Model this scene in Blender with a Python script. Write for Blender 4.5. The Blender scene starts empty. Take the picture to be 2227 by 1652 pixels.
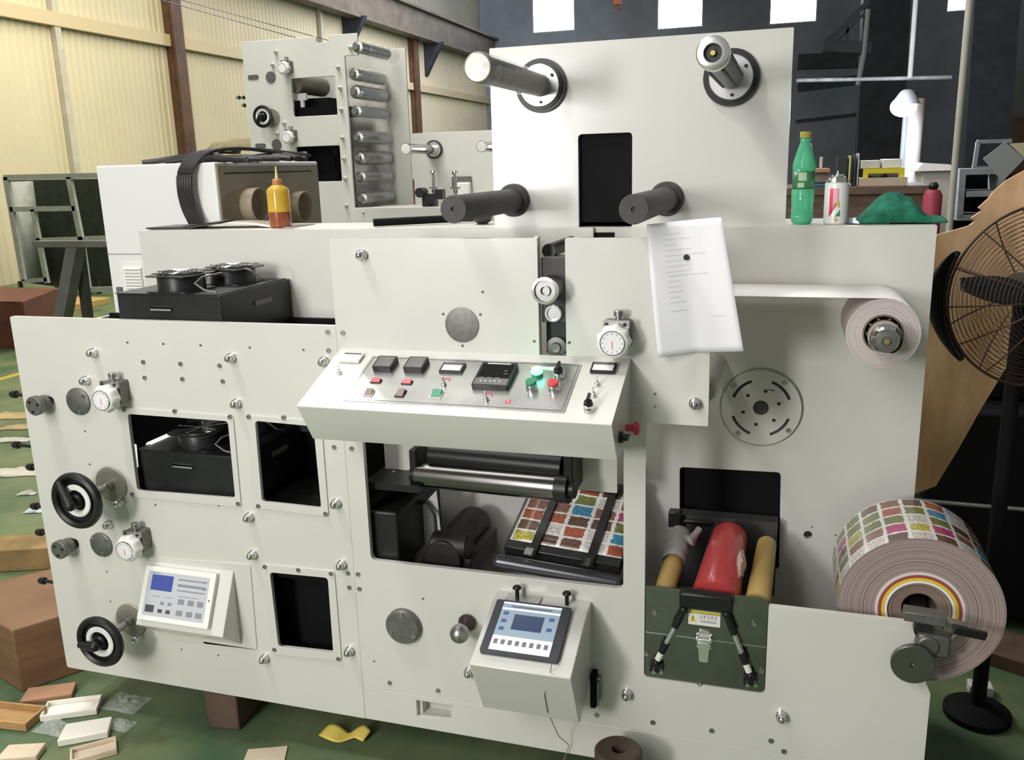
import bpy, bmesh, math, random
from math import sin, cos, pi, radians
from mathutils import Vector, Matrix, noise
from mathutils.geometry import tessellate_polygon
random.seed(7)
SC = bpy.context.scene
COL = SC.collection
V = Vector
# ------------------------------------------------------------ camera
FPX = 1915.86
CAM = V((0, -2.1, 1.77))
_y, _p, _r = radians(-17.511), radians(-13.634), radians(-1.623)
_F = V((sin(_y)*cos(_p), cos(_y)*cos(_p), sin(_p)))
_r0 = V((cos(_y), -sin(_y), 0)); _u0 = _r0.cross(_F)
_R = _r0*cos(_r) + _u0*sin(_r); _U = _u0*cos(_r) - _r0*sin(_r)
cd = bpy.data.cameras.new('camera'); cam = bpy.data.objects.new('camera', cd); COL.objects.link(cam)
cd.sensor_fit = 'HORIZONTAL'; cd.sensor_width = 36; cd.lens = FPX/2227*36; cd.clip_end = 200
cam.matrix_world = Matrix(((_R.x, _U.x, -_F.x, CAM.x), (_R.y, _U.y, -_F.y, CAM.y), (_R.z, _U.z, -_F.z, CAM.z), (0, 0, 0, 1)))
SC.camera = cam
def ray(px, py): return _R*((px-1113.5)/FPX) - _U*((py-826)/FPX) + _F
def at(px, py, Y=0.0):
    d = ray(px, py); return CAM + d*((Y-CAM.y)/d.y)
def atz(px, py, z):
    d = ray(px, py); return CAM + d*((z-CAM.z)/d.z)
def onp(px, py, o, n):
    d = ray(px, py); return CAM + d*((V(o)-CAM).dot(n)/d.dot(n))
# ------------------------------------------------------------ world, lights, exposure
SC.view_settings.view_transform = 'Standard'; SC.view_settings.look = 'None'
SC.view_settings.gamma = 1; SC.view_settings.use_curve_mapping = False
SC.view_settings.exposure = 0.66
W_ = bpy.data.worlds.new('world'); SC.world = W_; W_.use_nodes = True
W_.node_tree.nodes['Background'].inputs[0].default_value = (0.90, 0.90, 0.88, 1)
W_.node_tree.nodes['Background'].inputs[1].default_value = 0.16
def area(name, loc, to, size, energy, color=(1, 1, 1), sy=None):
    l = bpy.data.lights.new(name, 'AREA'); l.energy = energy; l.color = color
    l.shape = 'RECTANGLE'; l.size = size; l.size_y = sy or size
    o = bpy.data.objects.new(name, l); COL.objects.link(o); o.location = loc
    o.rotation_euler = (V(to)-V(loc)).to_track_quat('-Z', 'Y').to_euler(); return o
area('doorway_light', (-2.05, -3.95, 1.95), (-0.9, 0.2, 1.3), 0.5, 50, (1.0, 0.98, 0.96), 0.8)
area('front_left_light', (-2.3, -4.3, 4.0), (-1.0, 0.2, 1.0), 2.2, 70, (1.0, 0.985, 0.95))
area('overhead_front_light', (-2.7, -1.2, 6.0), (-1.2, -0.2, 0.8), 0.6, 70, (1.0, 0.985, 0.95))
area('overhead_light', (-3.7, 2.9, 5.4), (-1.0, 0.0, 1.2), 1.2, 100, (1.0, 0.98, 0.93))
area('left_aisle_light', (-7.0, 9.0, 8.5), (-12.5, 10.0, 3.0), 5.0, 950, (1.0, 0.92, 0.68), 9)
area('far_left_aisle_light', (-7.0, 24.0, 9.0), (-12.5, 25.0, 3.0), 4.0, 1000, (0.98, 0.98, 1.0), 9)
area('roof_light', (-4.0, 1.0, 9.5), (-4.0, 1.5, 0.0), 5.0, 210, (1.0, 1.0, 0.95))
# ------------------------------------------------------------ mesh tools
class G:
    def __init__(s, M=None):
        s.bm = bmesh.new(); s.M = M if M is not None else Matrix(); s.mi = 0
        s.uv = s.bm.loops.layers.uv.new('UVMap')
    def v(s, c): return s.bm.verts.new(s.M @ V(c))
    def f(s, vs, uvs=None):
        try: fc = s.bm.faces.new(vs)
        except ValueError: return None
        fc.material_index = s.mi
        if uvs:
            for l, u in zip(fc.loops, uvs): l[s.uv].uv = u
        return fc
    def box(s, lo, hi):
        x0, y0, z0 = lo; x1, y1, z1 = hi
        p = [s.v(c) for c in ((x0,y0,z0),(x1,y0,z0),(x1,y1,z0),(x0,y1,z0),(x0,y0,z1),(x1,y0,z1),(x1,y1,z1),(x0,y1,z1))]
        for q in ((0,3,2,1),(4,5,6,7),(0,1,5,4),(1,2,6,5),(2,3,7,6),(3,0,4,7)): s.f([p[i] for i in q])
        return s
    def hexa(s, pts):  # 8 points: bottom ring, top ring
        p = [s.v(c) for c in pts]
        for q in ((0,3,2,1),(4,5,6,7),(0,1,5,4),(1,2,6,5),(2,3,7,6),(3,0,4,7)): s.f([p[i] for i in q])
        return s
    def prism(s, outer, holes=(), z0=0.0, z1=0.01):
        loops = [list(outer)] + [list(h) for h in holes]
        tri = tessellate_polygon([[V((a, b, 0)) for a, b in l] for l in loops])
        A = []; B = []; L = []
        for l in loops:
            a = [s.v((x, y, z0)) for x, y in l]; b = [s.v((x, y, z1)) for x, y in l]
            A += a; B += b; L.append((a, b))
        for t in tri:
            s.f([A[i] for i in t]); s.f([B[i] for i in t])
        for a, b in L:
            n = len(a)
            for i in range(n): s.f([a[i], a[(i+1) % n], b[(i+1) % n], b[i]])
        return s
    def lathe(s, prof, seg=28, c=(0, 0, 0), uvw=0):
        rings = []
        for r, h in prof:
            if r < 1e-6: rings.append([s.v((c[0], c[1], c[2]+h))])
            else: rings.append([s.v((c[0]+r*cos(2*pi*i/seg), c[1]+r*sin(2*pi*i/seg), c[2]+h)) for i in range(seg)])
        for k, (a, b) in enumerate(zip(rings, rings[1:])):
            for i in range(seg):
                j = (i+1) % seg
                if len(a) == 1 and len(b) == 1: continue
                if len(a) == 1: s.f([a[0], b[i], b[j]])
                elif len(b) == 1: s.f([a[i], a[j], b[0]])
                else:
                    R = max(prof[k][0], 0.01)
                    u0, u1 = i/seg*2*pi*R, (i+1)/seg*2*pi*R
                    s.f([a[i], a[j], b[j], b[i]], [(u0, prof[k][1]), (u1, prof[k][1]), (u1, prof[k+1][1]), (u0, prof[k+1][1])])
        return s
    def cyl(s, p0, p1, r0, r1=None, seg=20, prof=None):
        p0 = V(p0); p1 = V(p1); d = p1-p0; L = d.length
        q = d.to_track_quat('Z', 'Y').to_matrix().to_4x4()
        m = s.M; s.M = m @ Matrix.Translation(p0) @ q
        r1 = r0 if r1 is None else r1
        s.lathe(prof or [(0, 0), (r0, 0), (r1, L), (0, L)], seg); s.M = m; return s
    def tube(s, pts, r, seg=8, closed=False):
        pts = [V(p) for p in pts]; n = len(pts); rings = []
        up = V((0.3, 0.2, 1)).normalized()
        for i, p in enumerate(pts):
            a = pts[(i-1) % n] if (closed or i > 0) else p
            b = pts[(i+1) % n] if (closed or i < n-1) else p
            t = (b-a).normalized(); x = t.cross(up)
            if x.length < 1e-3: x = t.cross(V((1, 0, 0)))
            x.normalize(); y = t.cross(x)
            rr = r[i] if isinstance(r, (list, tuple)) else r
            rings.append([s.v(p + x*cos(2*pi*k/seg)*rr + y*sin(2*pi*k/seg)*rr) for k in range(seg)])
        for i in range(n if closed else n-1):
            a = rings[i]; b = rings[(i+1) % n]
            for k in range(seg): s.f([a[k], a[(k+1) % seg], b[(k+1) % seg], b[k]])
        if not closed: s.f(rings[0][::-1]); s.f(rings[-1])
        return s
    def sphere(s, c, r, seg=20, sc=(1, 1, 1)):
        n = seg//2; m = s.M; s.M = m @ Matrix.Translation(V(c)) @ Matrix.Diagonal((*sc, 1))
        s.lathe([(r*sin(pi*i/n), -r*cos(pi*i/n)) for i in range(n+1)], seg); s.M = m; return s
    def grid(s, fn, nu, nv, thick=None):
        P = [[fn(i/nu, j/nv) for j in range(nv+1)] for i in range(nu+1)]
        g = [[s.v(P[i][j]) for j in range(nv+1)] for i in range(nu+1)]
        for i in range(nu):
            for j in range(nv):
                s.f([g[i][j], g[i+1][j], g[i+1][j+1], g[i][j+1]], [(i/nu, j/nv), ((i+1)/nu, j/nv), ((i+1)/nu, (j+1)/nv), (i/nu, (j+1)/nv)])
        return s
WL = {}
def obj(name, g, mats, parent=None, bevel=0, origin=None, solid=0, sub=0, smooth=38, recalc=True, bseg=2):
    bm = g.bm
    if recalc: bmesh.ops.recalc_face_normals(bm, faces=bm.faces)
    me = bpy.data.meshes.new(name)
    if origin is None:
        xs = [v.co for v in bm.verts]
        lo = V([min(c[i] for c in xs) for i in range(3)]); hi = V([max(c[i] for c in xs) for i in range(3)])
        origin = V(((lo.x+hi.x)/2, (lo.y+hi.y)/2, lo.z))
    origin = V(origin)
    for v in bm.verts: v.co -= origin
    bm.to_mesh(me); bm.free()
    for m in (mats if isinstance(mats, (list, tuple)) else [mats]): me.materials.append(m)
    me.polygons.foreach_set('use_smooth', [True]*len(me.polygons))
    if smooth < 180: me.set_sharp_from_angle(angle=radians(smooth))
    o = bpy.data.objects.new(name, me); COL.objects.link(o)
    if solid: md = o.modifiers.new('s', 'SOLIDIFY'); md.thickness = solid; md.offset = 0
    if sub: md = o.modifiers.new('u', 'SUBSURF'); md.levels = sub; md.render_levels = sub
    if bevel:
        md = o.modifiers.new('b', 'BEVEL'); md.width = bevel; md.segments = bseg; md.limit_method = 'ANGLE'; md.angle_limit = radians(40)
        md.harden_normals = False
    put(o, parent, origin); return o
def put(o, parent, loc):
    loc = V(loc); WL[o.name] = loc
    if parent: o.parent = parent; o.location = loc - WL[parent.name]
    else: o.location = loc
def inst(src, name, parent, loc, rot=None):
    o = bpy.data.objects.new(name, src.data); COL.objects.link(o)
    for m in src.modifiers:
        n = o.modifiers.new(m.name, m.type)
        for k in ('width', 'segments', 'limit_method', 'angle_limit', 'thickness', 'offset', 'levels', 'render_levels'):
            if hasattr(m, k):
                try: setattr(n, k, getattr(m, k))
                except Exception: pass
    if rot: o.rotation_euler = rot
    put(o, parent, loc); return o
def thing(name, label, cat, loc=(0, 0, 0), group=None):
    o = bpy.data.objects.new(name, None); COL.objects.link(o); o.empty_display_size = 0.05
    put(o, None, loc); return tag(o, label, cat, group)
def tag(o, label, cat, group=None, kind=None):
    o['label'] = label; o['category'] = cat
    if group: o['group'] = group
    if kind: o['kind'] = kind
    return o
def struct(name, g, m, **k):
    o = obj(name, g, m, **k); o['kind'] = 'structure'; return o
def lab(o, l): o['label'] = l; return o
def FR(x=0, z=0, Y=0):  # local x right, y up, z towards the viewer
    return Matrix(((1, 0, 0, x), (0, 0, -1, Y), (0, 1, 0, z), (0, 0, 0, 1)))
def FRP(px, py, Y=0): p = at(px, py, Y); return FR(p.x, p.z, Y)
def circ(x, y, r, n=10): return [(x+r*cos(2*pi*i/n), y+r*sin(2*pi*i/n)) for i in range(n)]
def rpoly(pts, rs, n=4):
    out = []; N = len(pts)
    for i in range(N):
        p = V(pts[i]); a = (V(pts[i-1])-p).normalized(); b = (V(pts[(i+1) % N])-p).normalized(); r = rs if not isinstance(rs, (list, tuple)) else rs[i]
        if r <= 0: out.append((p.x, p.y)); continue
        ang = a.angle(b)
        t = r/math.tan(ang/2); p0 = p+a*t; p1 = p+b*t
        for k in range(n+1):
            u = k/n; q = p0*(1-u)**2 + p*2*u*(1-u) + p1*u*u; out.append((q.x, q.y))
    return out
def pxz(l, Y): return [(at(a, b, Y).x, at(a, b, Y).z) for a, b in l]
# ------------------------------------------------------------ materials
def mat(name, col, rough=0.5, metal=0.0, var=0.0, vs=6.0, bump=0.0, bs=200, emit=0, ecol=None, trans=0, ior=1.45, coat=0, spec=0.5, col2=None, alpha=1, stretch=None, crough=0.08):
    m = bpy.data.materials.new(name); m.use_nodes = True; nt = m.node_tree; b = nt.nodes['Principled BSDF']
    I = b.inputs
    I['Base Color'].default_value = (*col, 1); I['Roughness'].default_value = rough; I['Metallic'].default_value = metal
    I['Transmission Weight'].default_value = trans; I['IOR'].default_value = ior; I['Coat Weight'].default_value = coat
    I['Coat Roughness'].default_value = crough; I['Specular IOR Level'].default_value = spec; I['Alpha'].default_value = alpha
    if emit: I['Emission Color'].default_value = (*(ecol or col), 1); I['Emission Strength'].default_value = emit
    tc = nt.nodes.new('ShaderNodeTexCoord'); mp = nt.nodes.new('ShaderNodeMapping'); nt.links.new(tc.outputs['Object'], mp.inputs[0])
    if stretch: mp.inputs['Scale'].default_value = stretch
    if var or col2:
        n = nt.nodes.new('ShaderNodeTexNoise'); n.inputs['Scale'].default_value = vs; n.inputs['Detail'].default_value = 6; n.inputs['Roughness'].default_value = 0.6
        nt.links.new(mp.outputs[0], n.inputs[0])
        r = nt.nodes.new('ShaderNodeValToRGB'); nt.links.new(n.outputs[0], r.inputs[0])
        c2 = col2 or tuple(min(1, c*(1+var)) for c in col); c1 = col if col2 else tuple(c*(1-var) for c in col)
        r.color_ramp.elements[0].position = 0.35; r.color_ramp.elements[1].position = 0.65
        r.color_ramp.elements[0].color = (*c1, 1); r.color_ramp.elements[1].color = (*c2, 1)
        nt.links.new(r.outputs[0], I['Base Color'])
    if bump:
        n2 = nt.nodes.new('ShaderNodeTexNoise'); n2.inputs['Scale'].default_value = bs; n2.inputs['Detail'].default_value = 3
        nt.links.new(mp.outputs[0], n2.inputs[0])
        bp = nt.nodes.new('ShaderNodeBump'); bp.inputs['Strength'].default_value = bump; bp.inputs['Distance'].default_value = 0.002
        nt.links.new(n2.outputs[0], bp.inputs['Height']); nt.links.new(bp.outputs[0], I['Normal'])
    return m
CREAM = mat('cream_enamel', (0.66, 0.65, 0.60), 0.45, var=0.025, vs=3, bump=0.03, bs=60, coat=1.0, crough=0.2)
CREAM2 = mat('cream_enamel_matt', (0.62, 0.615, 0.56), 0.45, var=0.03, vs=3)
WHITE = mat('white_plastic', (0.80, 0.79, 0.75), 0.4)
WHITEP = mat('white_powder_coat', (0.78, 0.78, 0.76), 0.5)
CHROME = mat('chrome', (0.72, 0.72, 0.71), 0.12, 1.0)
STEEL = mat('brushed_steel', (0.40, 0.40, 0.38), 0.38, 1.0, var=0.15, vs=30)
GREYM = mat('grey_machined_metal', (0.19, 0.19, 0.175), 0.5, 0.7, var=0.15, vs=60)
ALU = mat('bright_aluminium', (0.85, 0.85, 0.85), 0.25, 0.9)
DSTEEL = mat('dark_steel', (0.07, 0.07, 0.07), 0.35, 0.8, var=0.2, vs=20)
MIRROR = mat('polished_stainless', (0.27, 0.285, 0.275), 0.24, 1.0, var=0.2, vs=4)
BLACK = mat('black_plastic', (0.011, 0.011, 0.011), 0.4, var=0.3, vs=5)
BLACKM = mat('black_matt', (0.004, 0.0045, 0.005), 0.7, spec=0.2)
BOXBLK = mat('black_sheet_metal', (0.014, 0.015, 0.015), 0.38, var=0.3, vs=8)
RUBBER = mat('dark_grey_rubber', (0.065, 0.062, 0.060), 0.62, var=0.15, vs=30)
BRASS = mat('brass', (0.72, 0.62, 0.22), 0.3, 0.9)
DIAL = mat('dial_paper', (0.80, 0.80, 0.80), 0.5)
GLASS = mat('clear_film', (0.95, 0.95, 0.94), 0.18, trans=0.92, ior=1.3)
RED = mat('red_plastic', (0.62, 0.06, 0.07), 0.35); PINK = mat('red_print', (0.80, 0.05, 0.13), 0.5)
GREEN = mat('green_plastic', (0.03, 0.27, 0.14), 0.4)
GLED = mat('lit_green_lens', (0.0, 0.5, 0.25), 0.3, emit=9, ecol=(0.05, 1.0, 0.45))
GCORE = mat('lit_lamp_centre', (0.8, 1, 0.9), 0.3, emit=14, ecol=(0.75, 1.0, 0.9))
BROWNB = mat('brown_rocker', (0.20, 0.14, 0.10), 0.3)
GREY = mat('grey_plastic', (0.16, 0.16, 0.15), 0.45, var=0.15, vs=60)
PAPER = mat('white_paper', (0.84, 0.83, 0.86), 0.7)
INK = mat('faint_grey_print', (0.60, 0.59, 0.64), 0.7); INKD = mat('dark_print', (0.08, 0.08, 0.10), 0.6)
YEL = mat('yellow_print', (0.72, 0.60, 0.03), 0.5)
def ringmat(name, ca, cb, sc=420):
    m = mat(name, ca, 0.75); nt = m.node_tree; b = nt.nodes['Principled BSDF']
    tc = nt.nodes.new('ShaderNodeTexCoord'); sp = nt.nodes.new('ShaderNodeSeparateXYZ'); cm = nt.nodes.new('ShaderNodeCombineXYZ')
    nt.links.new(tc.outputs['Object'], sp.inputs[0]); nt.links.new(sp.outputs[0], cm.inputs[0]); nt.links.new(sp.outputs[2], cm.inputs[1])
    ln = nt.nodes.new('ShaderNodeVectorMath'); ln.operation = 'LENGTH'; nt.links.new(cm.outputs[0], ln.inputs[0])
    n = nt.nodes.new('ShaderNodeTexNoise'); n.noise_dimensions = '1D'; n.inputs['Scale'].default_value = sc; n.inputs['Detail'].default_value = 3
    nt.links.new(ln.outputs['Value'], n.inputs['W'])
    r = nt.nodes.new('ShaderNodeValToRGB'); r.color_ramp.elements[0].position = 0.3; r.color_ramp.elements[1].position = 0.6
    r.color_ramp.elements[0].color = (*ca, 1); r.color_ramp.elements[1].color = (*cb, 1)
    nt.links.new(n.outputs[0], r.inputs[0]); nt.links.new(r.outputs[0], b.inputs['Base Color']); return m
ROLLSIDE = ringmat('wound_paper_edge', (0.40, 0.33, 0.31), (0.62, 0.55, 0.54))
ROLLSIDE2 = ringmat('wound_label_edge', (0.20, 0.15, 0.135), (0.38, 0.30, 0.28), 260)
def printed(name, cell, rough=0.3):
    m = mat(name, (0.8, 0.8, 0.8), rough, coat=0.6); nt = m.node_tree; b = nt.nodes['Principled BSDF']; N = nt.nodes.new; L = nt.links.new
    tc = N('ShaderNodeTexCoord'); mp = N('ShaderNodeMapping'); mp.inputs['Scale'].default_value = (1/cell, 1/cell, 1); L(tc.outputs['UV'], mp.inputs[0])
    fl = N('ShaderNodeVectorMath'); fl.operation = 'FLOOR'; L(mp.outputs[0], fl.inputs[0])
    wn = N('ShaderNodeTexWhiteNoise'); wn.noise_dimensions = '2D'; L(fl.outputs[0], wn.inputs[0])
    r = N('ShaderNodeValToRGB'); r.color_ramp.interpolation = 'CONSTANT'; L(wn.outputs['Value'], r.inputs[0])
    cs = [(0, (0.17, 0.09, 0.06)), (0.2, (0.20, 0.24, 0.06)), (0.38, (0.30, 0.14, 0.09)), (0.5, (0.45, 0.12, 0.06)), (0.6, (0.72, 0.70, 0.66)), (0.76, (0.06, 0.33, 0.55)), (0.80, (0.55, 0.06, 0.22)), (0.84, (0.60, 0.55, 0.10)), (0.88, (0.14, 0.08, 0.06))]
    e = r.color_ramp.elements
    for i, (p, c) in enumerate(cs):
        el = e[i] if i < 2 else e.new(p)
        el.position = p; el.color = (*c, 1)
    fr = N('ShaderNodeVectorMath'); fr.operation = 'FRACTION'; L(mp.outputs[0], fr.inputs[0])
    sb = N('ShaderNodeVectorMath'); sb.operation = 'SUBTRACT'; sb.inputs[1].default_value = (0.5, 0.5, 0.5); L(fr.outputs[0], sb.inputs[0])
    ab = N('ShaderNodeVectorMath'); ab.operation = 'ABSOLUTE'; L(sb.outputs[0], ab.inputs[0])
    sp = N('ShaderNodeSeparateXYZ'); L(ab.outputs[0], sp.inputs[0])
    mx = N('ShaderNodeMath'); mx.operation = 'MAXIMUM'; L(sp.outputs[0], mx.inputs[0]); L(sp.outputs[1], mx.inputs[1])
    ns = N('ShaderNodeTexNoise'); ns.inputs['Scale'].default_value = 4; L(mp.outputs[0], ns.inputs[0])
    ad = N('ShaderNodeMath'); ad.operation = 'MULTIPLY_ADD'; ad.inputs[1].default_value = 0.22; L(ns.outputs[0], ad.inputs[0]); L(mx.outputs[0], ad.inputs[2])
    gt = N('ShaderNodeMath'); gt.operation = 'GREATER_THAN'; gt.inputs[1].default_value = 0.53; L(ad.outputs[0], gt.inputs[0])
    n3 = N('ShaderNodeTexNoise'); n3.inputs['Scale'].default_value = 9; L(mp.outputs[0], n3.inputs[0])
    ml = N('ShaderNodeMix'); ml.data_type = 'RGBA'; ml.blend_type = 'MULTIPLY'; ml.inputs[0].default_value = 0.8
    r3 = N('ShaderNodeValToRGB'); r3.color_ramp.elements[0].position = 0.35; r3.color_ramp.elements[1].position = 0.6; r3.color_ramp.elements[0].color = (0.35, 0.3, 0.25, 1); r3.color_ramp.elements[1].color = (1.0, 1.0, 1.0, 1)
    L(n3.outputs[0], r3.inputs[0]); L(r.outputs[0], ml.inputs[6]); L(r3.outputs[0], ml.inputs[7])
    mi = N('ShaderNodeMix'); mi.data_type = 'RGBA'; L(gt.outputs[0], mi.inputs[0]); L(ml.outputs[2], mi.inputs[6]); mi.inputs[7].default_value = (0.78, 0.76, 0.73, 1)
    L(mi.outputs[2], b.inputs['Base Color']); return m
PRINT = printed('printed_food_labels', 0.055)
# ------------------------------------------------------------ the hall
FLOOR = mat('green_painted_floor', (0.050, 0.105, 0.055), 0.42, col2=(0.15, 0.185, 0.09), vs=2.4, bump=0.1, bs=30)
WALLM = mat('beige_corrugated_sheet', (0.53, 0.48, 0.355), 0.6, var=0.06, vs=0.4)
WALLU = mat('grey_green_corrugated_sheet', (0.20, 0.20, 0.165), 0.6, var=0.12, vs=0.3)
WALLB = mat('dark_blue_grey_sheet', (0.20, 0.225, 0.275), 0.7, var=0.2, vs=0.4)
RUST = mat('brown_painted_steel', (0.085, 0.040, 0.022), 0.6, var=0.3, vs=3)
BEAM = mat('grey_brown_beam', (0.10, 0.085, 0.07), 0.6, var=0.25, vs=2)
SKYP = mat('daylit_window_pane', (0.9, 0.95, 1.0), 0.4, emit=5.0, ecol=(0.93, 0.97, 1.0))
DKBEAM = mat('dark_steelwork', (0.03, 0.034, 0.045), 0.6, var=0.3, vs=2)
PALEP = mat('pale_paint_pole', (0.44, 0.42, 0.36), 0.5, var=0.1, vs=4)
YLINE = mat('yellow_floor_line', (0.42, 0.34, 0.06), 0.6)
XW, YBK = -13.0, 36.6
struct('floor', G().box((-16, -7, -0.1), (14, 40, 0)), FLOOR)
g = G(); g.box((-6.9, -6.5, 0), (-6.8, 30, 0.003)); struct('trim_1', g, YLINE)
def corrug(g, p0, p1, z0, z1, pitch, amp, nrm):
    p0 = V(p0); p1 = V(p1); d = p1-p0; L = d.length; n = int(L/pitch); d.normalize(); nr = V(nrm)
    pts = []
    for i in range(n):
        for t, a in ((0, 0), (0.35, 0), (0.5, 1), (0.85, 1)): pts.append(p0+d*((i+t)*pitch)+nr*(a*amp))
    lo = [g.v((p.x, p.y, z0)) for p in pts]; hi = [g.v((p.x, p.y, z1)) for p in pts]
    for i in range(len(pts)-1): g.f([lo[i], lo[i+1], hi[i+1], hi[i]])
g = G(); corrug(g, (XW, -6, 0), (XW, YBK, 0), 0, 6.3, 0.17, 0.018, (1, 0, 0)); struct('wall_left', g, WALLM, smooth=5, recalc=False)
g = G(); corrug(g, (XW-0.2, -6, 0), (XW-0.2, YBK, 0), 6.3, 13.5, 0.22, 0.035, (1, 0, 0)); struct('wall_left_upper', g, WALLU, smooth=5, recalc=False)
g = G().box((XW-0.25, -6, 6.28), (XW+0.06, YBK, 6.34)); struct('trim_2', g, BEAM)
# crane beam along the left wall
g = G(); zb = at(1060, 112, YBK).z
zb = 1.77+(at(1060, 112, YBK).z-1.77)
g.box((XW+0.25, -6, zb-0.5), (XW+0.65, YBK-0.1, zb-0.42)).box((XW+0.25, -6, zb+0.42), (XW+0.65, YBK-0.1, zb+0.5)).box((XW+0.42, -6, zb-0.45), (XW+0.48, YBK-0.1, zb+0.45))
struct('trim_3', g, BEAM)
# girts and columns of the left wall
zg = 1.77+(at(1060, 219, YBK).z-1.77)
g = G().box((XW+0.03, -6, zg-0.14), (XW+0.16, YBK, zg+0.10)); struct('trim_4', g, mat('beige_girt', (0.50, 0.42, 0.28), 0.6))
k = 5
for px, py in ((372, 150), (893, 180), (755, 30)):
    d = ray(px, py); t = (XW-CAM.x)/d.x; yy = CAM.y+t*d.y
    wcol = 0.12
    g = G().box((XW+0.03, yy-wcol, 0), (XW+0.28, yy+wcol, 6.3 if px != 755 else 0.01)).box((XW+0.24, yy-wcol*1.4, 0), (XW+0.3, yy+wcol*1.4, 6.3))
    if px == 755: continue
    struct('trim_%d' % k, g, RUST); k += 1
for px, py in ((125, 150), (690, 40)):
    d = ray(px, py); t = (XW-CAM.x)/d.x; yy = CAM.y+t*d.y
    g = G().box((XW+0.03, yy-0.07, 0), (XW+0.14, yy+0.07, 6.3)); struct('trim_%d' % k, g, PALEP); k += 1
for px, py in ((780, 60), (950, 90)):
    d = ray(px, py); t = (XW+0.5-CAM.x)/d.x; yy = CAM.y+t*d.y
    g = G(Matrix(((0, 0, 1, yy*0), (0, 1, 0, 0), (1, 0, 0, 0), (0, 0, 0, 1))))
    g = G().hexa([(XW, yy-.12, zb-1.6), (XW+.05, yy-.12, zb-1.6), (XW+.05, yy+.12, zb-1.6), (XW, yy+.12, zb-1.6), (XW, yy-.12, zb-.45), (XW+.75, yy-.12, zb-.45), (XW+.75, yy+.12, zb-.45), (XW, yy+.12, zb-.45)])
    struct('trim_%d' % k, g, DKBEAM); k += 1
# back wall with its row of windows
wins = [pxz(q, YBK) for q in (((1157, -20), (1250, -20), (1250, 69), (1157, 71)), ((1428, -20), (1530, -20), (1529, 61), (1430, 63)), ((1673, -20), (1779, -20), (1777, 49), (1674, 53)), ((2058, -40), (2175, -40), (2170, 18), (2062, 28)))]
WZ = []
rects = []
for q in wins:
    x0 = (q[0][0]+q[3][0])/2; x1 = (q[1][0]+q[2][0])/2; z0 = (q[2][1]+q[3][1])/2; rects.append((x0, z0, x1, z0+2.4))
g = G(FR(0, 0, YBK)); g.prism([(XW-0.3, 0), (22, 0), (22, 13.5), (XW-0.3, 13.5)], [[(a, b), (c, b), (c, d), (a, d)] for a, b, c, d in rects], -0.2, 0)
struct('wall_back', g, WALLB, smooth=5)
for i, (a, b, c, d) in enumerate(rects):
    wn = G(FR(0, 0, YBK+0.1)).prism([(a, b), (c, b), (c, d), (a, d)], (), -0.03, 0.0); w = struct('window_%d' % (i+1), wn, SKYP)
    fr = G(FR(0, 0, YBK+0.07)); fr.prism([(a, b), (c, b), (c, d), (a, d)], [[(a+.05, b+.05), (c-.05, b+.05), (c-.05, d-.05), (a+.05, d-.05)]], 0, 0.05)
    obj('window_frame', fr, mat('window_frame_grey', (0.35, 0.37, 0.4), 0.5), w)
g = G(); XR = 13.5
corrug(g, (XR, -6, 0), (XR, YBK, 0), 0, 13.5, 0.22, 0.035, (-1, 0, 0)); struct('wall_right', g, WALLB, smooth=5, recalc=False)
def barp(g, pts, Y, w, dep=None):
    q = [at(a, b, Y) for a, b in pts]; dep = dep or w
    for a, b in zip(q, q[1:]):
        d = (b-a).normalized(); n = V((0, 1, 0)).cross(d).normalized()*(w/2); e = V((0, dep/2, 0))
        g.hexa([a-n-e, a+n-e, a+n+e, a-n+e, b-n-e, b+n-e, b+n+e, b-n+e])
    return g
for (pp, Y, w, m) in ((((1735, 135), (1890, 130)), 33, 0.5, DKBEAM), (((1730, 265), (1900, 245)), 30, 0.12, DKBEAM), (((1735, 190), (1880, 172)), 31, 0.3, DKBEAM)):
    struct('trim_%d' % k, barp(G(), pp, Y, w), m); k += 1
g = barp(G(), ((1928, -60), (1905, 420)), 24, 1.1); struct('trim_%d' % k, g, DKBEAM); k += 1
g = barp(G(), ((2165, -60), (2125, 520)), 12, 0.55); struct('trim_%d' % k, g, mat('dark_blue_column', (0.03, 0.037, 0.05), 0.6, var=.2)); k += 1
WALLG = mat('grey_partition', (0.17, 0.165, 0.155), 0.7, var=0.15, vs=1)
g = G(FR(0, 0, 14)); g.prism(pxz([(2192, 155), (2300, 155), (2300, 500), (2175, 500)], 14), (), -0.1, 0); struct('trim_%d' % k, g, WALLG); k += 1
g = G(FR(0, 0, 13.9)); g.prism(pxz([(2185, 255), (2300, 255), (2300, 500), (2175, 500)], 13.9), (), -0.05, 0); struct('trim_%d' % k, g, mat('dull_brick_red_partition', (0.16, 0.085, 0.06), 0.7, var=.2)); k += 1
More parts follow.
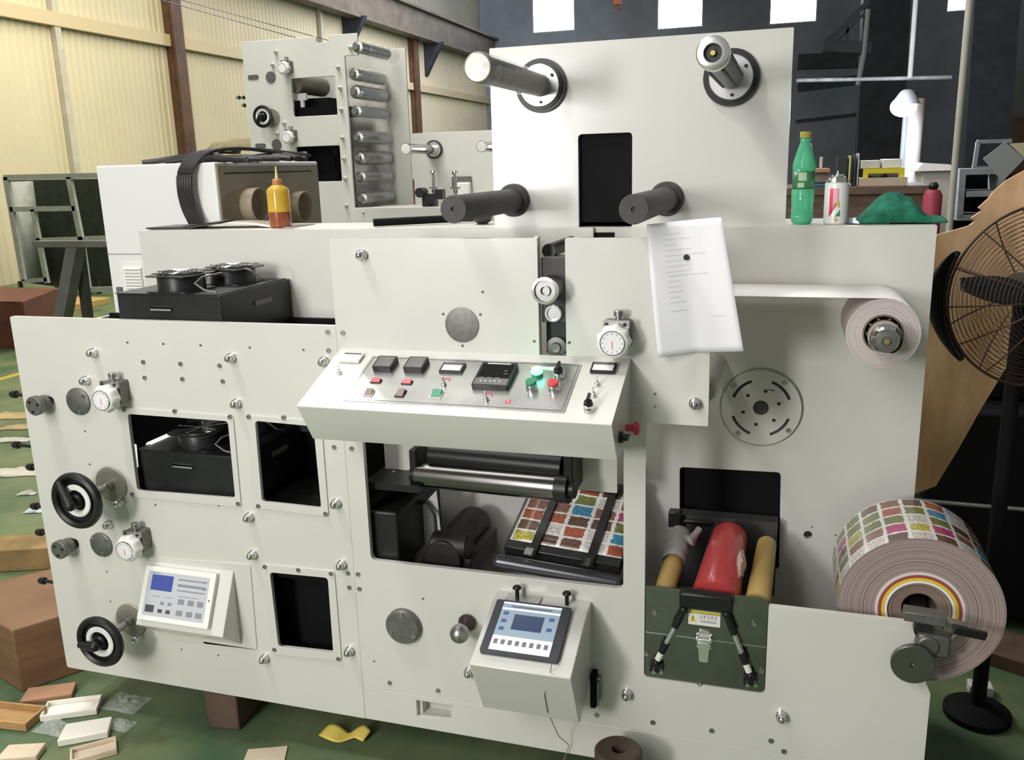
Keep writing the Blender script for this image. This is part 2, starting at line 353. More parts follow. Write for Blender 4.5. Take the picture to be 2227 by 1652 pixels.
# ------------------------------------------------------------ the press
YB = 0.42
M = thing('label_printing_press', 'large cream-enamelled label press with handwheels, slanted control console and paper shafts, nearest machine', 'printing press', (-0.95, 0.3, 0.0))
XS = -1.158; ZB = 0.16
HOLE = 0.0042
holesL = [at(a, b) for a, b in ((277,745),(355,748),(436,751),(543,756),(660,761),(265,1085),(338,1098),(400,1088),(476,1099),(581,1106),(697,1115),(185,938),(195,1010),(232,1243),(240,1308),(395,1412),(475,1425),(268,1041))]
holesC = [at(a, b) for a, b in ((1050,635),(920,1302),(814,1438),(1386,857),(1425,857),(1386,884),(1425,884),(1162,742),(1238,745),(964,683),(1045,684),(1006,752))]
def win(px, r=0.012): return rpoly(pxz(px, 0), r)
O1 = win([(275, 896), (500, 912), (516, 1085), (297, 1068)]); O2 = win([(552, 911), (686, 924), (703, 1107), (568, 1092)]); O3 = win([(585, 1240), (716, 1252), (729, 1421), (604, 1407)])
x4 = (at(798, 1093).x, at(1356, 1140).x); z4 = (at(1080, 1249).z, 1.125)
O4 = rpoly([(x4[0], z4[0]), (x4[1], z4[0]), (x4[1], z4[1]), (x4[0], z4[1])], 0.02)
def slot(px, py, w=0.05, h=0.034):
    p = at(px, py); return rpoly([(p.x-w/2, p.z-h/2), (p.x+w/2, p.z-h/2), (p.x+w/2, p.z+h/2), (p.x-w/2, p.z+h/2)], h*0.48)
SL = [slot(104, 873), slot(158, 1181)]
g = G(FR(0, 0, 0)); g.prism(rpoly([(-2.275, ZB), (XS-0.0006, ZB), (XS-0.0006, 1.364), (-2.275, 1.364)], [0.01, 0, 0, 0.006]), [O1, O2, O3]+SL+[circ(p.x, p.z, HOLE, 8) for p in holesL if not (at(275,896).x < p.x < at(500,912).x and 0.83 < p.z < 1.1)], -0.016, 0)
obj('front_plate', g, CREAM, M, bevel=0.0018)
zr = at(900, 1510).z
rec = pxz([(905, 1522), (984, 1534), (985, 1565), (907, 1557)], 0)
cpoly = rpoly([(XS, zr), (0.378, zr), (0.378, 0.50), (0.335, 0.60), (0.335, 0.683), (-0.006, 0.683), (-0.006, 0.436), (-0.3165, 0.436), (-0.3165, 1.142), (-0.166, 1.142), (-0.166, 1.597), (-0.518, 1.597), (-0.518, 1.30), (-0.588, 1.30), (-0.588, 1.597), (XS, 1.597)], [0, 0, 0.01, 0.02, 0.005, 0, 0.015, 0.015, 0, 0.004, 0.004, 0.004, 0, 0, 0.004, 0.004])
g = G(FR(0, 0, 0)); g.prism(cpoly, [O4]+[circ(p.x, p.z, HOLE, 8) for p in holesC], -0.016, 0); obj('front_plate', g, CREAM, M, bevel=0.0018)
g = G(FR(0, 0, 0)); g.prism([(XS, ZB), (0.378, ZB), (0.378, zr-0.0008), (XS, zr-0.0008)], [rec], -0.016, 0); obj('base_rail', g, CREAM, M, bevel=0.0015)
g = G(); cx = sum(p[0] for p in rec)/4; cz = sum(p[1] for p in rec)/4
g.box((cx-0.07, 0.052, cz-0.04), (cx+0.07, 0.058, cz+0.04)).box((cx-0.07, 0.0165, cz-0.04), (cx+0.07, 0.052, cz-0.028)).box((cx-0.07, 0.0165, cz+.026), (cx+0.07, 0.052, cz+0.04)).box((cx-0.07, 0.0165, cz-0.028), (cx-0.045, 0.052, cz+0.026)).box((cx+0.045, 0.0165, cz-0.028), (cx+0.07, 0.052, cz+0.026)); obj('foot_pocket', g, CREAM2, M)
g = G(); g.box((-2.275, 0.0165, ZB), (-2.26, YB, 1.30)); obj('end_plate', g, CREAM2, M)
g = G(); g.box((0.362, 0.0165, ZB), (0.378, YB, 0.45)); obj('end_plate', g, CREAM2, M)
g = G(); g.box((-2.26, 0.0165, ZB), (0.362, YB, ZB+0.015)); obj('floor_pan', g, CREAM2, M)
# rear main plate
xl = at(300, 493, YB).x; zt = 1.592
OPB = rpoly(pxz([(1478, 1015), (1698, 1027), (1694, 1240), (1478, 1240)], YB), 0.012)
nx0, nx1 = at(1290, 500, YB).x, at(1337, 500, YB).x
tri = [circ(at(a, b, YB).x, at(a, b, YB).z, r, 8) for a, b, r in ((1757, 1163, 0.013), (1766, 1146, 0.003), (1818, 1164, 0.003))]
g = G(FR(0, 0, YB)); g.prism(rpoly([(xl, 0.9), (-2.0, 0.9), (-2.0, ZB), (0.366, ZB), (0.366, zt), (nx1, zt), (nx1, zt-0.05), (nx0, zt-0.05), (nx0, zt), (xl, zt)], [0, 0, 0, 0, .003, 0, 0, 0, 0, .003]), [OPB]+tri, -0.016, 0); obj('rear_plate', g, CREAM, M, bevel=0.0018)
g = G().box((nx0-.1, YB+.02, zt-.5), (nx1+.1, YB+.03, zt-.016)).box((-0.3, YB+.03, 0.55), (0.02, YB+.04, 0.93)); obj('black_backing', g, BLACKM, M)
g = G().box((xl+.02, YB+.0165, zt-.016), (0.366, 0.74, zt)).box((xl+.02, 0.725, 0.2), (0.366, 0.74, zt-.016)); obj('top_cover', g, CREAM2, M, bevel=0.002)
# tall upper plate with four shafts
Y2 = 0.45
up = [(at(1063, 100, Y2).x, 0), (at(1726, 65, Y2).x, 0)]
ux0, ux1 = at(1070, 300, Y2).x, at(1717, 280, Y2).x; uz1 = (at(1063, 100, Y2).z+at(1726, 65, Y2).z)/2
ow = pxz([(1257, 292), (1375, 292), (1375, 489), (1257, 489)], Y2); ox0, ox1, oz = ow[0][0], ow[1][0], ow[0][1]
g = G(FR(0, 0, Y2)); g.prism(rpoly([(ux0, zt), (ox0, zt), (ox0, oz), (ox1, oz), (ox1, zt), (ux1, zt), (ux1, uz1), (ux0, uz1)], [0, 0, .012, .012, 0, 0, .004, .004]), (), -0.018, 0); obj('upper_plate', g, CREAM, M, bevel=0.002)
g = G().box((ox0-.03, Y2+.019, zt), (ox1+.03, Y2+.03, oz+.04)); obj('black_backing', g, BLACKM, M)
g = G().box((ux0+.01, Y2+.019, zt), (ux1-.01, Y2+.10, zt+.012)); obj('foot_flange', g, CREAM2, M)
def shaft(bx, by, fx, fy, kind):
    b = at(bx, by, Y2); d = ray(fx, fy); t = (b.x-CAM.x)/d.x; f = CAM+d*t
    L = b.y-f.y if abs(b.y-f.y) < 0.7 else 0.55
    L = min(L, 0.6)
    fr = FR(b.x, b.z, Y2)
    if kind == 'air' or kind == 'wrap':
        g = G(fr); g.lathe([(0, .018), (.064, .018), (.064, .012), (.074, .012), (.074, 0), (0, 0)], 36)
        fl = obj('shaft_flange', g, BLACK, M); g = G(fr); g.lathe([(0, .026), (.056, .026), (.058, .024), (.058, .0181), (0, .0181)], 36)
        obj('flange_ring', g, ALU, fl)
        g = G(fr)
        for a in (0.6, 2.7, 4.8): g.lathe([(0, .03), (.0045, .03), (.0045, .0262), (0, .0262)], 10, (0.046*cos(a), .046*sin(a), 0))
        obj('screw', g, BLACK, fl)
        g = G(fr); g.lathe([(.0, .0265), (.031, .0265), (.031, L-.04), (.034, L-.035), (.034, L-.003), (.031, L), (0.017, L)] + ([(0, L)] if kind == 'wrap' else [(.016, L-.006), (0, L-.006)]), 36)
        sh = obj('paper_shaft', g, GREYM if kind == 'wrap' else DSTEEL, M)
        if kind == 'wrap':
            g = G(fr); g.lathe([(0.0, L+.004), (.030, L+.004), (.036, L-.004), (.037, L-.05)]+[(0.0345+0.0016*((i*7) % 3), L-.06-i*.025) for i in range(int((L-.12)/.025))], 24)
            obj('plastic_wrap', g, FILM, sh)
            g = G(fr); g.lathe([(0, L+.003), (.02, L+.003), (.030, L+.001), (.031, L-.0005), (0, L-.0005)], 28); obj('end_cap', g, WHITE, sh)
        else:
            g = G(fr); g.lathe([(.019, L+.001), (.031, L+.001), (.034, L-.002), (.034, L-.03), (.0345, L-.03), (.0345, L+.0015), (.031, L+.004), (.019, L+.004)], 36); obj('bright_ring', g, ALU, sh)
            g = G(fr); g.lathe([(0, L+.004), (.005, L+.004), (.007, L), (.007, L-.0055), (0, L-.0055)], 14); obj('air_valve', g, BRASS, sh)
            g = G(fr)
            for k in range(6):
                a = k*pi/3; g.box((-.003, -.001, 0), (.003, .001, .001)); c, s = cos(a)*.0315, sin(a)*.0315
                g.box((c-.003, s-.003, .07), (c+.003, s+.003, L-.06))
            obj('gripping_leaf', g, RUBBER, sh)
    else:
        g = G(fr); g.lathe([(0, .016), (.044, .016), (.048, .012), (.048, 0), (0, 0)], 36); fl = obj('shaft_flange', g, RUBBER, M)
        g = G(fr); g.lathe([(0, .0163), (.031, .0163), (.031, .02), (.0335, .024), (.0335, L-.001), (.0325, L), (0.006, L), (.004, L-.006), (0, L-.006)], 40); obj('rubber_roller', g, RUBBER, M)
FILM = mat('wrinkled_clear_film', (0.80, 0.78, 0.72), 0.16, bump=1.0, bs=40, coat=0.5, alpha=0.2)
shaft(1178, 187, 1038.7, 145.7, 'wrap'); shaft(1591, 169, 1548, 119, 'air')
shaft(1118, 435, 985, 443, 'rub'); shaft(1450, 432, 1378, 438, 'rub')
# dome nuts
g = G(); g.lathe([(0, .031), (.005, .030), (.0095, .026), (.0115, .02), (.0115, .017), (.0135, .016), (.0135, .006), (.015, .005), (.015, 0), (0, 0)], 12)
NUT = obj('dome_nut', g, CHROME, M, origin=(0, 0, 0)); NUT.rotation_euler = (pi/2, 0, 0)
first = True
def nut(px, py, Y=0, rot=(pi/2, 0, 0), nm='dome_nut', par=None):
    global first
    p = at(px, py, Y)
    if first: NUT.location = p-WL[M.name]; first = False; return NUT
    return inst(NUT, nm, par or M, p, rot)
for a, b in ((206,766),(190,826),(505,777),(517,876),(789,554),(707,785),(733,1093),(544,1123),(240,1138),(552,1204),(745,1226),(762,1413),(578,1429),(1512,876),(1364,1506),(1700,1554),(1022,1458)): nut(a, b)
nut(857, 1033, 0.145)
def bolt(a, b, par=None, Y=.07, xe=-2.275):
    p = at(a, b, Y); g = G(); L = xe-.0005-p.x
    m = Matrix(((0, 0, -1, xe-.0005), (0, 1, 0, Y), (1, 0, 0, p.z), (0, 0, 0, 1)))
    g = G(m); g.lathe([(0, 0), (.013, 0), (.013, .006), (.006, .008), (.006, max(.009, L-.012)), (.0125, max(.0095, L-.011)), (.0125, L+.004), (.009, L+.012), (0, L+.015)], 14); obj('side_bolt', g, DSTEEL, par or M)
for a, b, yy in ((30, 857, .1), (35, 967, .16), (66, 1015, .12), (86, 1157, .1), (92, 1262, .08), (75, 1100, .22)):
    bolt(a, b)
# flush socket screws
g = G(); g.lathe([(0, .0015), (.0035, .0015), (.0038, .003), (.0068, .003), (.0075, 0.0002), (0, 0.0002)], 12)
SCR = obj('socket_screw', g, STEEL, M, origin=(0, 0, 0)); SCR.rotation_euler = (pi/2, 0, 0); SCR.location = at(312, 787)-WL[M.name]
for a, b in ((393,791),(478,795),(315,821),(397,824),(485,829),(713,722),(746,724),(715,762),(727,972),(765,975),(757,1246),(779,1248),(760,1277),(782,1280),(848,1484),(953,1501),(1298,1554),(1420,1570),(1548,1588),(1705,1633),(1677,1610),(120,1060)): inst(SCR, 'socket_screw', M, at(a, b), (pi/2, 0, 0))
# raised window frames
def wframe(op, outer, scr):
    o = rpoly(pxz(outer, 0), 0.012); g = G(FR(0, 0, 0)); g.prism(o, [op], 0.0003, 0.004); f = obj('window_frame', g, CREAM, M, bevel=0.001)
    for a, b in scr: inst(SCR, 'screw', f, at(a, b, -0.004), (pi/2, 0, 0))
wframe(win([(279, 899), (497, 915), (513, 1082), (300, 1065)]), [(262, 884), (508, 903), (526, 1102), (284, 1079)], [(270, 890), (380, 894), (500, 906), (288, 1074), (518, 1095)])
wframe(win([(556, 914), (683, 926), (700, 1104), (571, 1089)]), [(534, 901), (700, 914), (716, 1123), (552, 1103)], [(541, 906), (617, 908), (562, 1100), (708, 1117)])
wframe(win([(588, 1243), (714, 1255), (726, 1418), (607, 1404)]), [(570, 1225), (728, 1240), (744, 1436), (590, 1421)], [(576, 1232), (649, 1239), (720, 1247), (597, 1412), (736, 1432)])
# round steel cover discs
def disc(px, py, r, th=.008, ns=3, a0=1.3, m=GREYM, Y=0, nm='bearing_cover'):
    p = at(px, py, Y); g = G(FR(p.x, p.z, Y)); g.lathe([(0, th), (r*.93, th), (r, th*.75), (r, 0.0003), (0, 0.0003)], 40); d = obj(nm, g, m, M)
    for k in range(ns):
        a = a0+k*2*pi/ns; inst(SCR, 'screw', d, V((p.x+cos(a)*r*.78, Y-th, p.z+sin(a)*r*.78)), (pi/2, 0, 0))
    return d
disc(172, 872, .043, a0=.6); disc(222, 1183, .041, a0=.6); disc(1005, 706, .046, ns=0, th=.003); disc(880, 1358, .053, th=.02, ns=3, a0=1.57)
# eccentric bearing hubs at the left
def hub(px, py):
    p = at(px, py); m = FR(p.x, p.z, 0) @ Matrix.Diagonal((1.12, 1.12, 1, 1)); g = G(m)
    g.lathe([(0, -.012), (.014, -.012), (.014, .012), (.022, .012), (.022, .030), (.016, .030), (.016, .036), (.026, .036), (.027, .038), (.027, .055), (.025, .057), (0, .057)], 30); h = obj('bearing_hub', g, GREYM, M)
    g = G(m)
    for a in (.3, 2.4, 4.5): g.lathe([(0, .0585), (.0042, .0585), (.0042, .0572), (0, .0572)], 10, (.016*cos(a), .016*sin(a), 0))
    obj('screw', g, BLACK, h)
hub(104, 873); hub(156, 1181)
# pressure adjusters with dial
def gauge(px, py, Y, s=1.0, par=None, root=None):
    par = par or M; p = at(px, py, Y); m = FR(p.x, p.z, Y) @ Matrix.Scale(s, 4); g = G(m)
    g.prism(rpoly([(-.030, -.026), (.034, -.026), (.034, .040), (-.030, .040)], .006), (), .0003, .040); b = obj('adjuster_block', g, GREYM, par, bevel=.0015*s)
    g = G(m); g.prism(rpoly([(-.028, .022), (.034, .022), (.034, .043), (-.028, .043)], .003), (), .0403, .048); obj('clamp_lug', g, STEEL, b)
    g = G(m); g.lathe([(.0, .0), (.0045, .0), (.0045, .002), (0, .002)], 8, (-.020, .033, .048)).lathe([(.0, .0), (.0045, .0), (.0045, .002), (0, .002)], 8, (.024, .033, .048)); obj('screw', g, BLACK, b)
    g = G(m @ Matrix.Translation((.006, .043, .03)) @ Matrix.Rotation(-pi/2, 4, 'X')); g.lathe([(0, .022), (.010, .022), (.012, .020), (.012, .008), (.008, .008), (.008, 0), (0, 0)], 16); obj('lock_knob', g, STEEL, b)
    KS = Matrix.Diagonal((1.2, 1.2, 1.2, 1)); g = G(m @ Matrix.Translation((0, -.006, .041)) @ KS); n = 36; pr = [(.010, 0), (.028, 0), (.033, .006), (.034, .020), (.030, .030), (.0265, .032)]
    rings = []
    for r, h in pr: rings.append([g.v(((r+(.0022*cos(9*2*pi*i/n) if r > .03 else 0))*cos(2*pi*i/n), (r+(.0022*cos(9*2*pi*i/n) if r > .03 else 0))*sin(2*pi*i/n), h)) for i in range(n)])
    for a, c in zip(rings, rings[1:]):
        for i in range(n): g.f([a[i], a[(i+1) % n], c[(i+1) % n], c[i]])
    g.f(rings[0]); g.f(rings[-1]); kb = obj('adjusting_knob', g, WHITE, par)
    g = G(m @ Matrix.Translation((0, -.006, .041)) @ KS); g.lathe([(.0235, .0322), (.0235, .0355), (.0250, .0355), (.0255, .0322)], 36); obj('dial_bezel', g, CHROME, kb)
    g = G(m @ Matrix.Translation((0, -.006, .041)) @ KS); g.lathe([(0, .0325), (.0234, .0325), (.0234, .0345), (0, .0345)], 32); g.mi = 1
    for k in range(12):
        a = k*pi/6; mm = g.M; g.M = mm @ Matrix.Rotation(a, 4, 'Z'); g.box((.017, -.0004, .0346), (.021, .0004, .0349)); g.M = mm
    g.mi = 2; g.box((-.0006, -.012, .0346), (.0006, .004, .0352)); obj('dial_face', g, [DIAL, INKD, PINK], kb)
gauge(262, 851, 0); gauge(310, 1170, 0); gauge(1345, 727, 0)
# handwheels
FLANGE = mat('shaded_flange', (.33, .31, .255), .45, .3)  # grey-brown carries the shade behind the handwheel in its colour
def wheel(bx, by, R, L, ang, s=1.0, Y=0, par=None, fx=None):
    par = par or M; p = at(bx, by, Y); m = FR(p.x, p.z, Y) @ Matrix.Scale(s, 4)
    g = G(m); g.lathe([(0, .0003), (.058, .0003), (.058, .003), (.055, .006), (0, .006)], 36); obj('wheel_flange', g, FLANGE, par)
    g = G(m); g.lathe([(0, .0062), (.017, .0062), (.017, .03), (.012, .032), (.012, L-.02), (0, L-.02)], 20); obj('wheel_spindle', g, STEEL, par)
    g = G(m @ Matrix.Translation((0, 0, L-.02)))
    g.lathe([(R-.022, .004), (R-.020, .016), (R-.012, .022), (R-.003, .018), (R, .010), (R-.003, 0), (R-.014, -.003), (R-.022, .004)], 48)
    g.lathe([(.018, -.002), (R-.016, .002), (R-.016, .006), (.026, .0), (.018, .0), (.018, -.002)], 40); w = obj('handwheel', g, BLACK, par)
    g = G(m @ Matrix.Translation((0, 0, L-.02))); g.lathe([(.032, .004), (.050, .0075), (.051, .0115), (.048, .014), (.035, .014), (.032, .008)], 40); obj('white_scale_ring', g, WHITE, w)
    g = G(m @ Matrix.Translation((0, 0, L-.02))); g.lathe([(0, .0), (.0215, .0), (.0215, .014), (.016, .020), (0, .020)], 24); obj('wheel_hub', g, BLACK, w)
    c, sn = cos(ang), sin(ang); g = G(m @ Matrix.Translation((0, 0, L-.02)))
    g.cyl((c*(R-.014), sn*(R-.014), .020), (-c*.006, -sn*.006, .040), .011, .0165, 16); g.sphere((-c*.006, -sn*.006, .040), .0165, 14)
    obj('folding_grip', g, BLACK, w)
wheel(243, 1052, .088, .155, 2.25); wheel(286, 1347, .084, .15, 3.35)
g = G(FRP(274, 1090)); g.lathe([(0, .02), (.008, .019), (.012, .014), (.012, 0.0003), (0, .0003)], 16)
nut(262, 1091, -.006); nut(302, 1384, -.006)
# printed ball knob and seats
p = at(1018, 1351); g = G(FR(p.x, p.z, 0)); g.lathe([(0, .0003), (.024, .0003), (.026, .010), (.018, .020), (.010, .028), (.010, .055), (0, .055)], 28); kb = obj('ball_knob', g, mat('dark_brown_metal', (.09, .07, .06), .35, .7), M)
g = G(FR(p.x, p.z, 0)); g.sphere((0, 0, .068), .027, 28); obj('steel_ball', g, STEEL, kb)
# ------------------------------------------------------------ slanted control console
cx0 = at(645, 882, -0.25).x; cx1 = at(1330, 921, -0.25).x
A = (0.0, 1.305); B = (-0.25, 1.208); Cc = (-0.185, 1.103); D = (0.0, 1.105)
g = G(Matrix(((0, 0, 1, 0), (1, 0, 0, 0), (0, 1, 0, 0), (0, 0, 0, 1))))
g.prism(rpoly([(A[0]-.0005, A[1]), B, Cc, (D[0]-.0005, D[1])], [.0, .004, .004, 0]), (), cx0, cx1)
CON = obj('control_console', g, CREAM, M, bevel=.003)
sl = V((0, A[0]-B[0], A[1]-B[1])); SLL = sl.length; sl.normalize(); nrm = V((1, 0, 0)).cross(sl)
def CF(px, py, h=0.0):
    o = onp(px, py, (0, B[0], B[1]), nrm); o = o+nrm*h
    return Matrix(((1, 0, 0, o.x), (0, sl.y, nrm.y, o.y), (0, sl.z, nrm.z, o.z), (0, 0, 0, 1)))
def cl(px, py):
    o = onp(px, py, (0, B[0], B[1]), nrm); return (o.x, (o-V((0, B[0], B[1]))).dot(sl))
CM = Matrix(((1, 0, 0, 0), (0, sl.y, nrm.y, B[0]), (0, sl.z, nrm.z, B[1]), (0, 0, 0, 1)))
PANEL = mat('brushed_aluminium_panel', (0.50, 0.50, 0.48), 0.26, 0.75, var=.12, vs=12)
pc = [cl(*q) for q in ((743, 870), (1226, 900), (1266, 795), (812, 773))]
pc = [(pc[0][0], pc[0][1]), (pc[1][0], (pc[0][1]+pc[1][1])/2), (pc[2][0], (pc[2][1]+pc[3][1])/2), (pc[3][0], pc[3][1])]
x0 = (pc[0][0]+pc[3][0])/2; x1 = (pc[1][0]+pc[2][0])/2; y0 = pc[1][1]; y1 = pc[2][1]
g = G(CM); g.prism(rpoly([(x0, y0), (x1, y0), (x1, y1), (x0, y1)], .004), (), .0003, .002); PAN = obj('label_panel', g, PANEL, CON)
g = G(CM); g.prism(rpoly([(x0+.006, y0+.006), (x1-.006, y0+.006), (x1-.006, y1-.006), (x0+.006, y1-.006)], .004), [rpoly([(x0+.0075, y0+.0075), (x1-.0075, y0+.0075), (x1-.0075, y1-.0075), (x0+.0075, y1-.0075)], .004)], .0021, .0024); obj('panel_outline', g, INKD, CON)
TP = .0022
def meter(px, py, w=.060, h=.040, m=BLACK, nm='panel_meter'):
    g = G(CF(px, py)); g.prism([(-w/2, -h/2), (w/2, -h/2), (w/2, h/2), (-w/2, h/2)], (), .0023, .009)
    g.mi = 1; g.prism([(-w/2+.005, -h/2+.005), (w/2-.005, -h/2+.005), (w/2-.005, h/2-.012), (-w/2+.005, h/2-.012)], (), .0091, .0098)
    g.mi = 2; g.prism([(-w/2+.005, h/2-.010), (w/2-.005, h/2-.010), (w/2-.005, h/2-.003), (-w/2+.005, h/2-.003)], (), .0091, .0095)
    obj(nm, g, [m, DIAL, GREY], CON)
meter(985, 804); meter(1313, 804); meter(765, 781, m=WHITE)
for px, py in ((840, 798), (907, 800)):
    g = G(CF(px, py)); g.prism(rpoly([(-.026, -.026), (.026, -.026), (.026, .026), (-.026, .026)], .003), (), .0023, .018); c = obj('counter_module', g, BLACK, CON, bevel=.002)
    
    g = G(CF(px, py)); g.prism([(-.022, -.022), (.022, -.022), (.022, .022), (-.022, .022)], (), .0181, .0184); obj('counter_face', g, GREY, CON)
g = G(CF(1078, 824)); g.prism(rpoly([(-.046, -.050), (.046, -.050), (.046, .050), (-.046, .050)], .004), (), .0023, .016); obj('temperature_controller', g, BLACK, CON, bevel=.002)
g = G(CF(1078, 824)); g.prism([(-.042, -.046), (.042, -.046), (.042, -.020), (-.042, -.020)], (), .0161, .0165); g.mi = 1
g.prism([(-.040, -.016), (.040, -.016), (.040, .040), (-.040, .040)], (), .0161, .0164); g.mi = 2
for k in range(5): g.lathe([(0, .0185), (.0022, .018), (.003, .0166), (0, .0166)], 8, (-.026+k*.012, -.033, 0))
for k in range(3): g.box((-.034+k*.02, -.0185, .0165), (-.022+k*.02, -.0175, .0168))
g.box((-.030, .041, .0161), (.030, .046, .0165)); g.box((.022, .000, .0165), (.034, .001, .0168)); g.box((.022, .012, .0165), (.028, .014, .0168))
obj('controller_face', g, [GREY, BLACKM, ALU], CON)
def rocker(px, py, w, h, m, fr=BLACK):
    g = G(CF(px, py)); g.box((-w/2, -h/2, .0023), (w/2, h/2, .0045)); g.mi = 1
    g.hexa([(-w/2+.003, -h/2+.002, .0046), (w/2-.003, -h/2+.002, .0046), (w/2-.003, h/2-.002, .0046), (-w/2+.003, h/2-.002, .0046), (-w/2+.003, -h/2+.002, .0055), (w/2-.003, -h/2+.002, .0055), (w/2-.003, h/2-.002, .011), (-w/2+.003, h/2-.002, .011)])
    obj('rocker_switch', g, [fr, m], CON)
rocker(819, 831, .028, .016, RED); rocker(886, 834, .028, .016, RED); rocker(803, 857, .024, .026, BROWNB, WHITE); rocker(872, 858, .024, .028, BROWNB); rocker(950, 860, .030, .030, GREEN, WHITE)
def toggle(px, py):
    g = G(CF(px, py)); g.lathe([(0, .0023), (.007, .0023), (.007, .005), (.0045, .006), (.0045, .012), (.0018, .013), (.0028, .026), (0, .028)], 14); obj('toggle_switch', g, CHROME, CON)
for q in ((966, 838), (1058, 871), (1299, 838), (1291, 862), (739, 812)): toggle(*q)
for px, py in ((971, 829), (1062, 862)):
    g = G(CF(px, py)); g.prism([(cos(a)*r, sin(a)*r) for r, rng in ((.011, range(0, 9)), (.008, range(8, -1, -1))) for a in [k*pi/8 for k in rng]], (), .0023, .0028); obj('red_scale_arc', g, PINK, CON)
g = G(CF(1105, 875)); g.sphere((0, 0, .0022), .008, 14, (1, 1, .06)); g.mi = 1; g.box((-.005, -.001, .0028), (.005, .001, .0032)).box((-.001, -.005, .0028), (.001, .005, .0032)); obj('round_red_logo', g, [PINK, ALU], CON)
g = G(CF(1165, 882))
for r in range(4):
    x = -.045
    while x < .042:
        w = random.uniform(.003, .009); g.box((x, .012-r*.008, .0022), (x+w, .0138-r*.008, .0025)); x += w+.002
obj('printed_caption', g, INK, CON)
def button(px, py, m, r=.0135, sel=False):
    g = G(CF(px, py)); g.lathe([(0, .0023), (r*1.05, .0023), (r*1.05, .008), (r, .009), (r, .017), (r*.85, .018), (0, .018)], 24); b = obj('push_button_bezel', g, CHROME, CON)
    g = G(CF(px, py))
    if sel: g.lathe([(0, .0181), (r*.9, .0181), (r*.8, .026), (0, .026)], 20); g.box((-.003, -.004, .0262), (.003, .019, .036))
    else: g.lathe([(0, .0181), (r*1.0, .0181), (r*1.0, .024), (r*.9, .0255), (0, .0255)], 24)
    obj('selector_knob' if sel else 'push_button', g, m, CON)
button(1157, 846, GREEN); button(1205, 848, RED); button(1216, 821, BLACK, sel=True); button(1281, 892, BLACK, r=.012, sel=True)
g = G(CF(1169, 818)); g.lathe([(0, .0023), (.0135, .0023), (.014, .012), (0, .012)], 24); obj('pilot_lamp_bezel', g, GREEN, CON)
g = G(CF(1169, 818)); g.lathe([(.0135, .0121), (.0145, .016), (.0125, .022), (.008, .0235)], 24); g.mi = 1; g.lathe([(.008, .0235), (.004, .0262), (0, .027)], 24); obj('pilot_lamp_lens', g, [GLED, GCORE], CON)
g = G(CF(1190, 803)); g.prism(rpoly([(-.040, -.006), (.026, -.006), (.026, .006), (-.040, .006)], .005), (), .0023, .004); obj('name_sticker', g, WHITE, CON)
g = G(CF(1163, 801)); g.box((-.010, -.003, .0041), (.008, .003, .0045)); obj('name_sticker_mark', g, mat('orange_print', (.8, .4, .03), .5), CON)
# side fittings of the console: red stop button and rotary switch
def SX(px, py):
    d = ray(px, py); t = (cx1-CAM.x)/d.x; return CAM+d*t
q = SX(1362, 930); g = G(Matrix(((0, 0, 1, cx1), (0, 1, 0, q.y), (-1, 0, 0, q.z), (0, 0, 0, 1)))); g.lathe([(0, .0005), (.009, .0005), (.009, .018), (.017, .020), (.017, .028), (.013, .032), (0, .033)], 24); obj('emergency_stop_button', g, RED, CON)
q = SX(1347, 950); g = G(Matrix(((0, 0, 1, cx1), (0, 1, 0, q.y), (-1, 0, 0, q.z), (0, 0, 0, 1)))); g.lathe([(0, .0005), (.014, .0005), (.014, .008), (.011, .01), (0, .01)], 20); g.box((-.004, -.014, .0102), (.004, .014, .022)); obj('side_switch', g, BLACK, CON)
g = G(); q = at(1302, 1002, -.12); g.cyl((q.x, -.12, 1.1048), (q.x, -.12, 1.09), .014, .010); obj('cable_gland', g, CHROME, CON)
# ------------------------------------------------------------ touch-screen box, low right
bx0 = at(1018, 1443, -.25).x; bx1 = at(1240, 1475, -.25).x
ZT, ZF, ZL = .995-.0, .915, .735
tA = (0, at(1180, 1295).z); tB = (-.055, at(1180, 1295).z-.004); tC = (-.245, onp(1130, 1460, (0, -.245, 0), V((0, 1, 0))).z); tD = (-.15, at(1160, 1555, -.15).z); tE = (0, at(1200, 1500, 0).z)
SB = Matrix(((0, 0, 1, 0), (1, 0, 0, 0), (0, 1, 0, 0), (0, 0, 0, 1)))
g = G(SB); g.prism([(-.0005, tA[1]), tB, tC, tD, (-.0005, tD[1]+.06)], (), bx0, bx1); TB = obj('touch_screen_box', g, CREAM, M, bevel=.003)
s2 = V((0, tB[0]-tC[0], tB[1]-tC[1])).normalized(); n2 = V((1, 0, 0)).cross(s2)
def TL(px, py):
    o = onp(px, py, (0, tC[0], tC[1]), n2); return (o.x, (o-V((0, tC[0], tC[1]))).dot(s2))
TM = Matrix(((1, 0, 0, 0), (0, s2.y, n2.y, tC[0]), (0, s2.z, n2.z, tC[1]), (0, 0, 0, 1)))
q = [TL(*c) for c in ((1046, 1422), (1213, 1444), (1246, 1326), (1080, 1312))]
X0, X1, Y0_, Y1_ = (q[0][0]+q[3][0])/2, (q[1][0]+q[2][0])/2, (q[0][1]+q[1][1])/2, (q[2][1]+q[3][1])/2
g = G(TM); g.prism(rpoly([(X0, Y0_), (X1, Y0_), (X1, Y1_), (X0, Y1_)], .005), (), .0003, .014); DSP = obj('touch_screen_bezel', g, mat('dark_blue_grey_plastic', (.045, .05, .06), .4), TB, bevel=.002)
sx0, sx1, sy0, sy1 = X0+.022, X1-.024, Y0_+.008, Y1_-.006
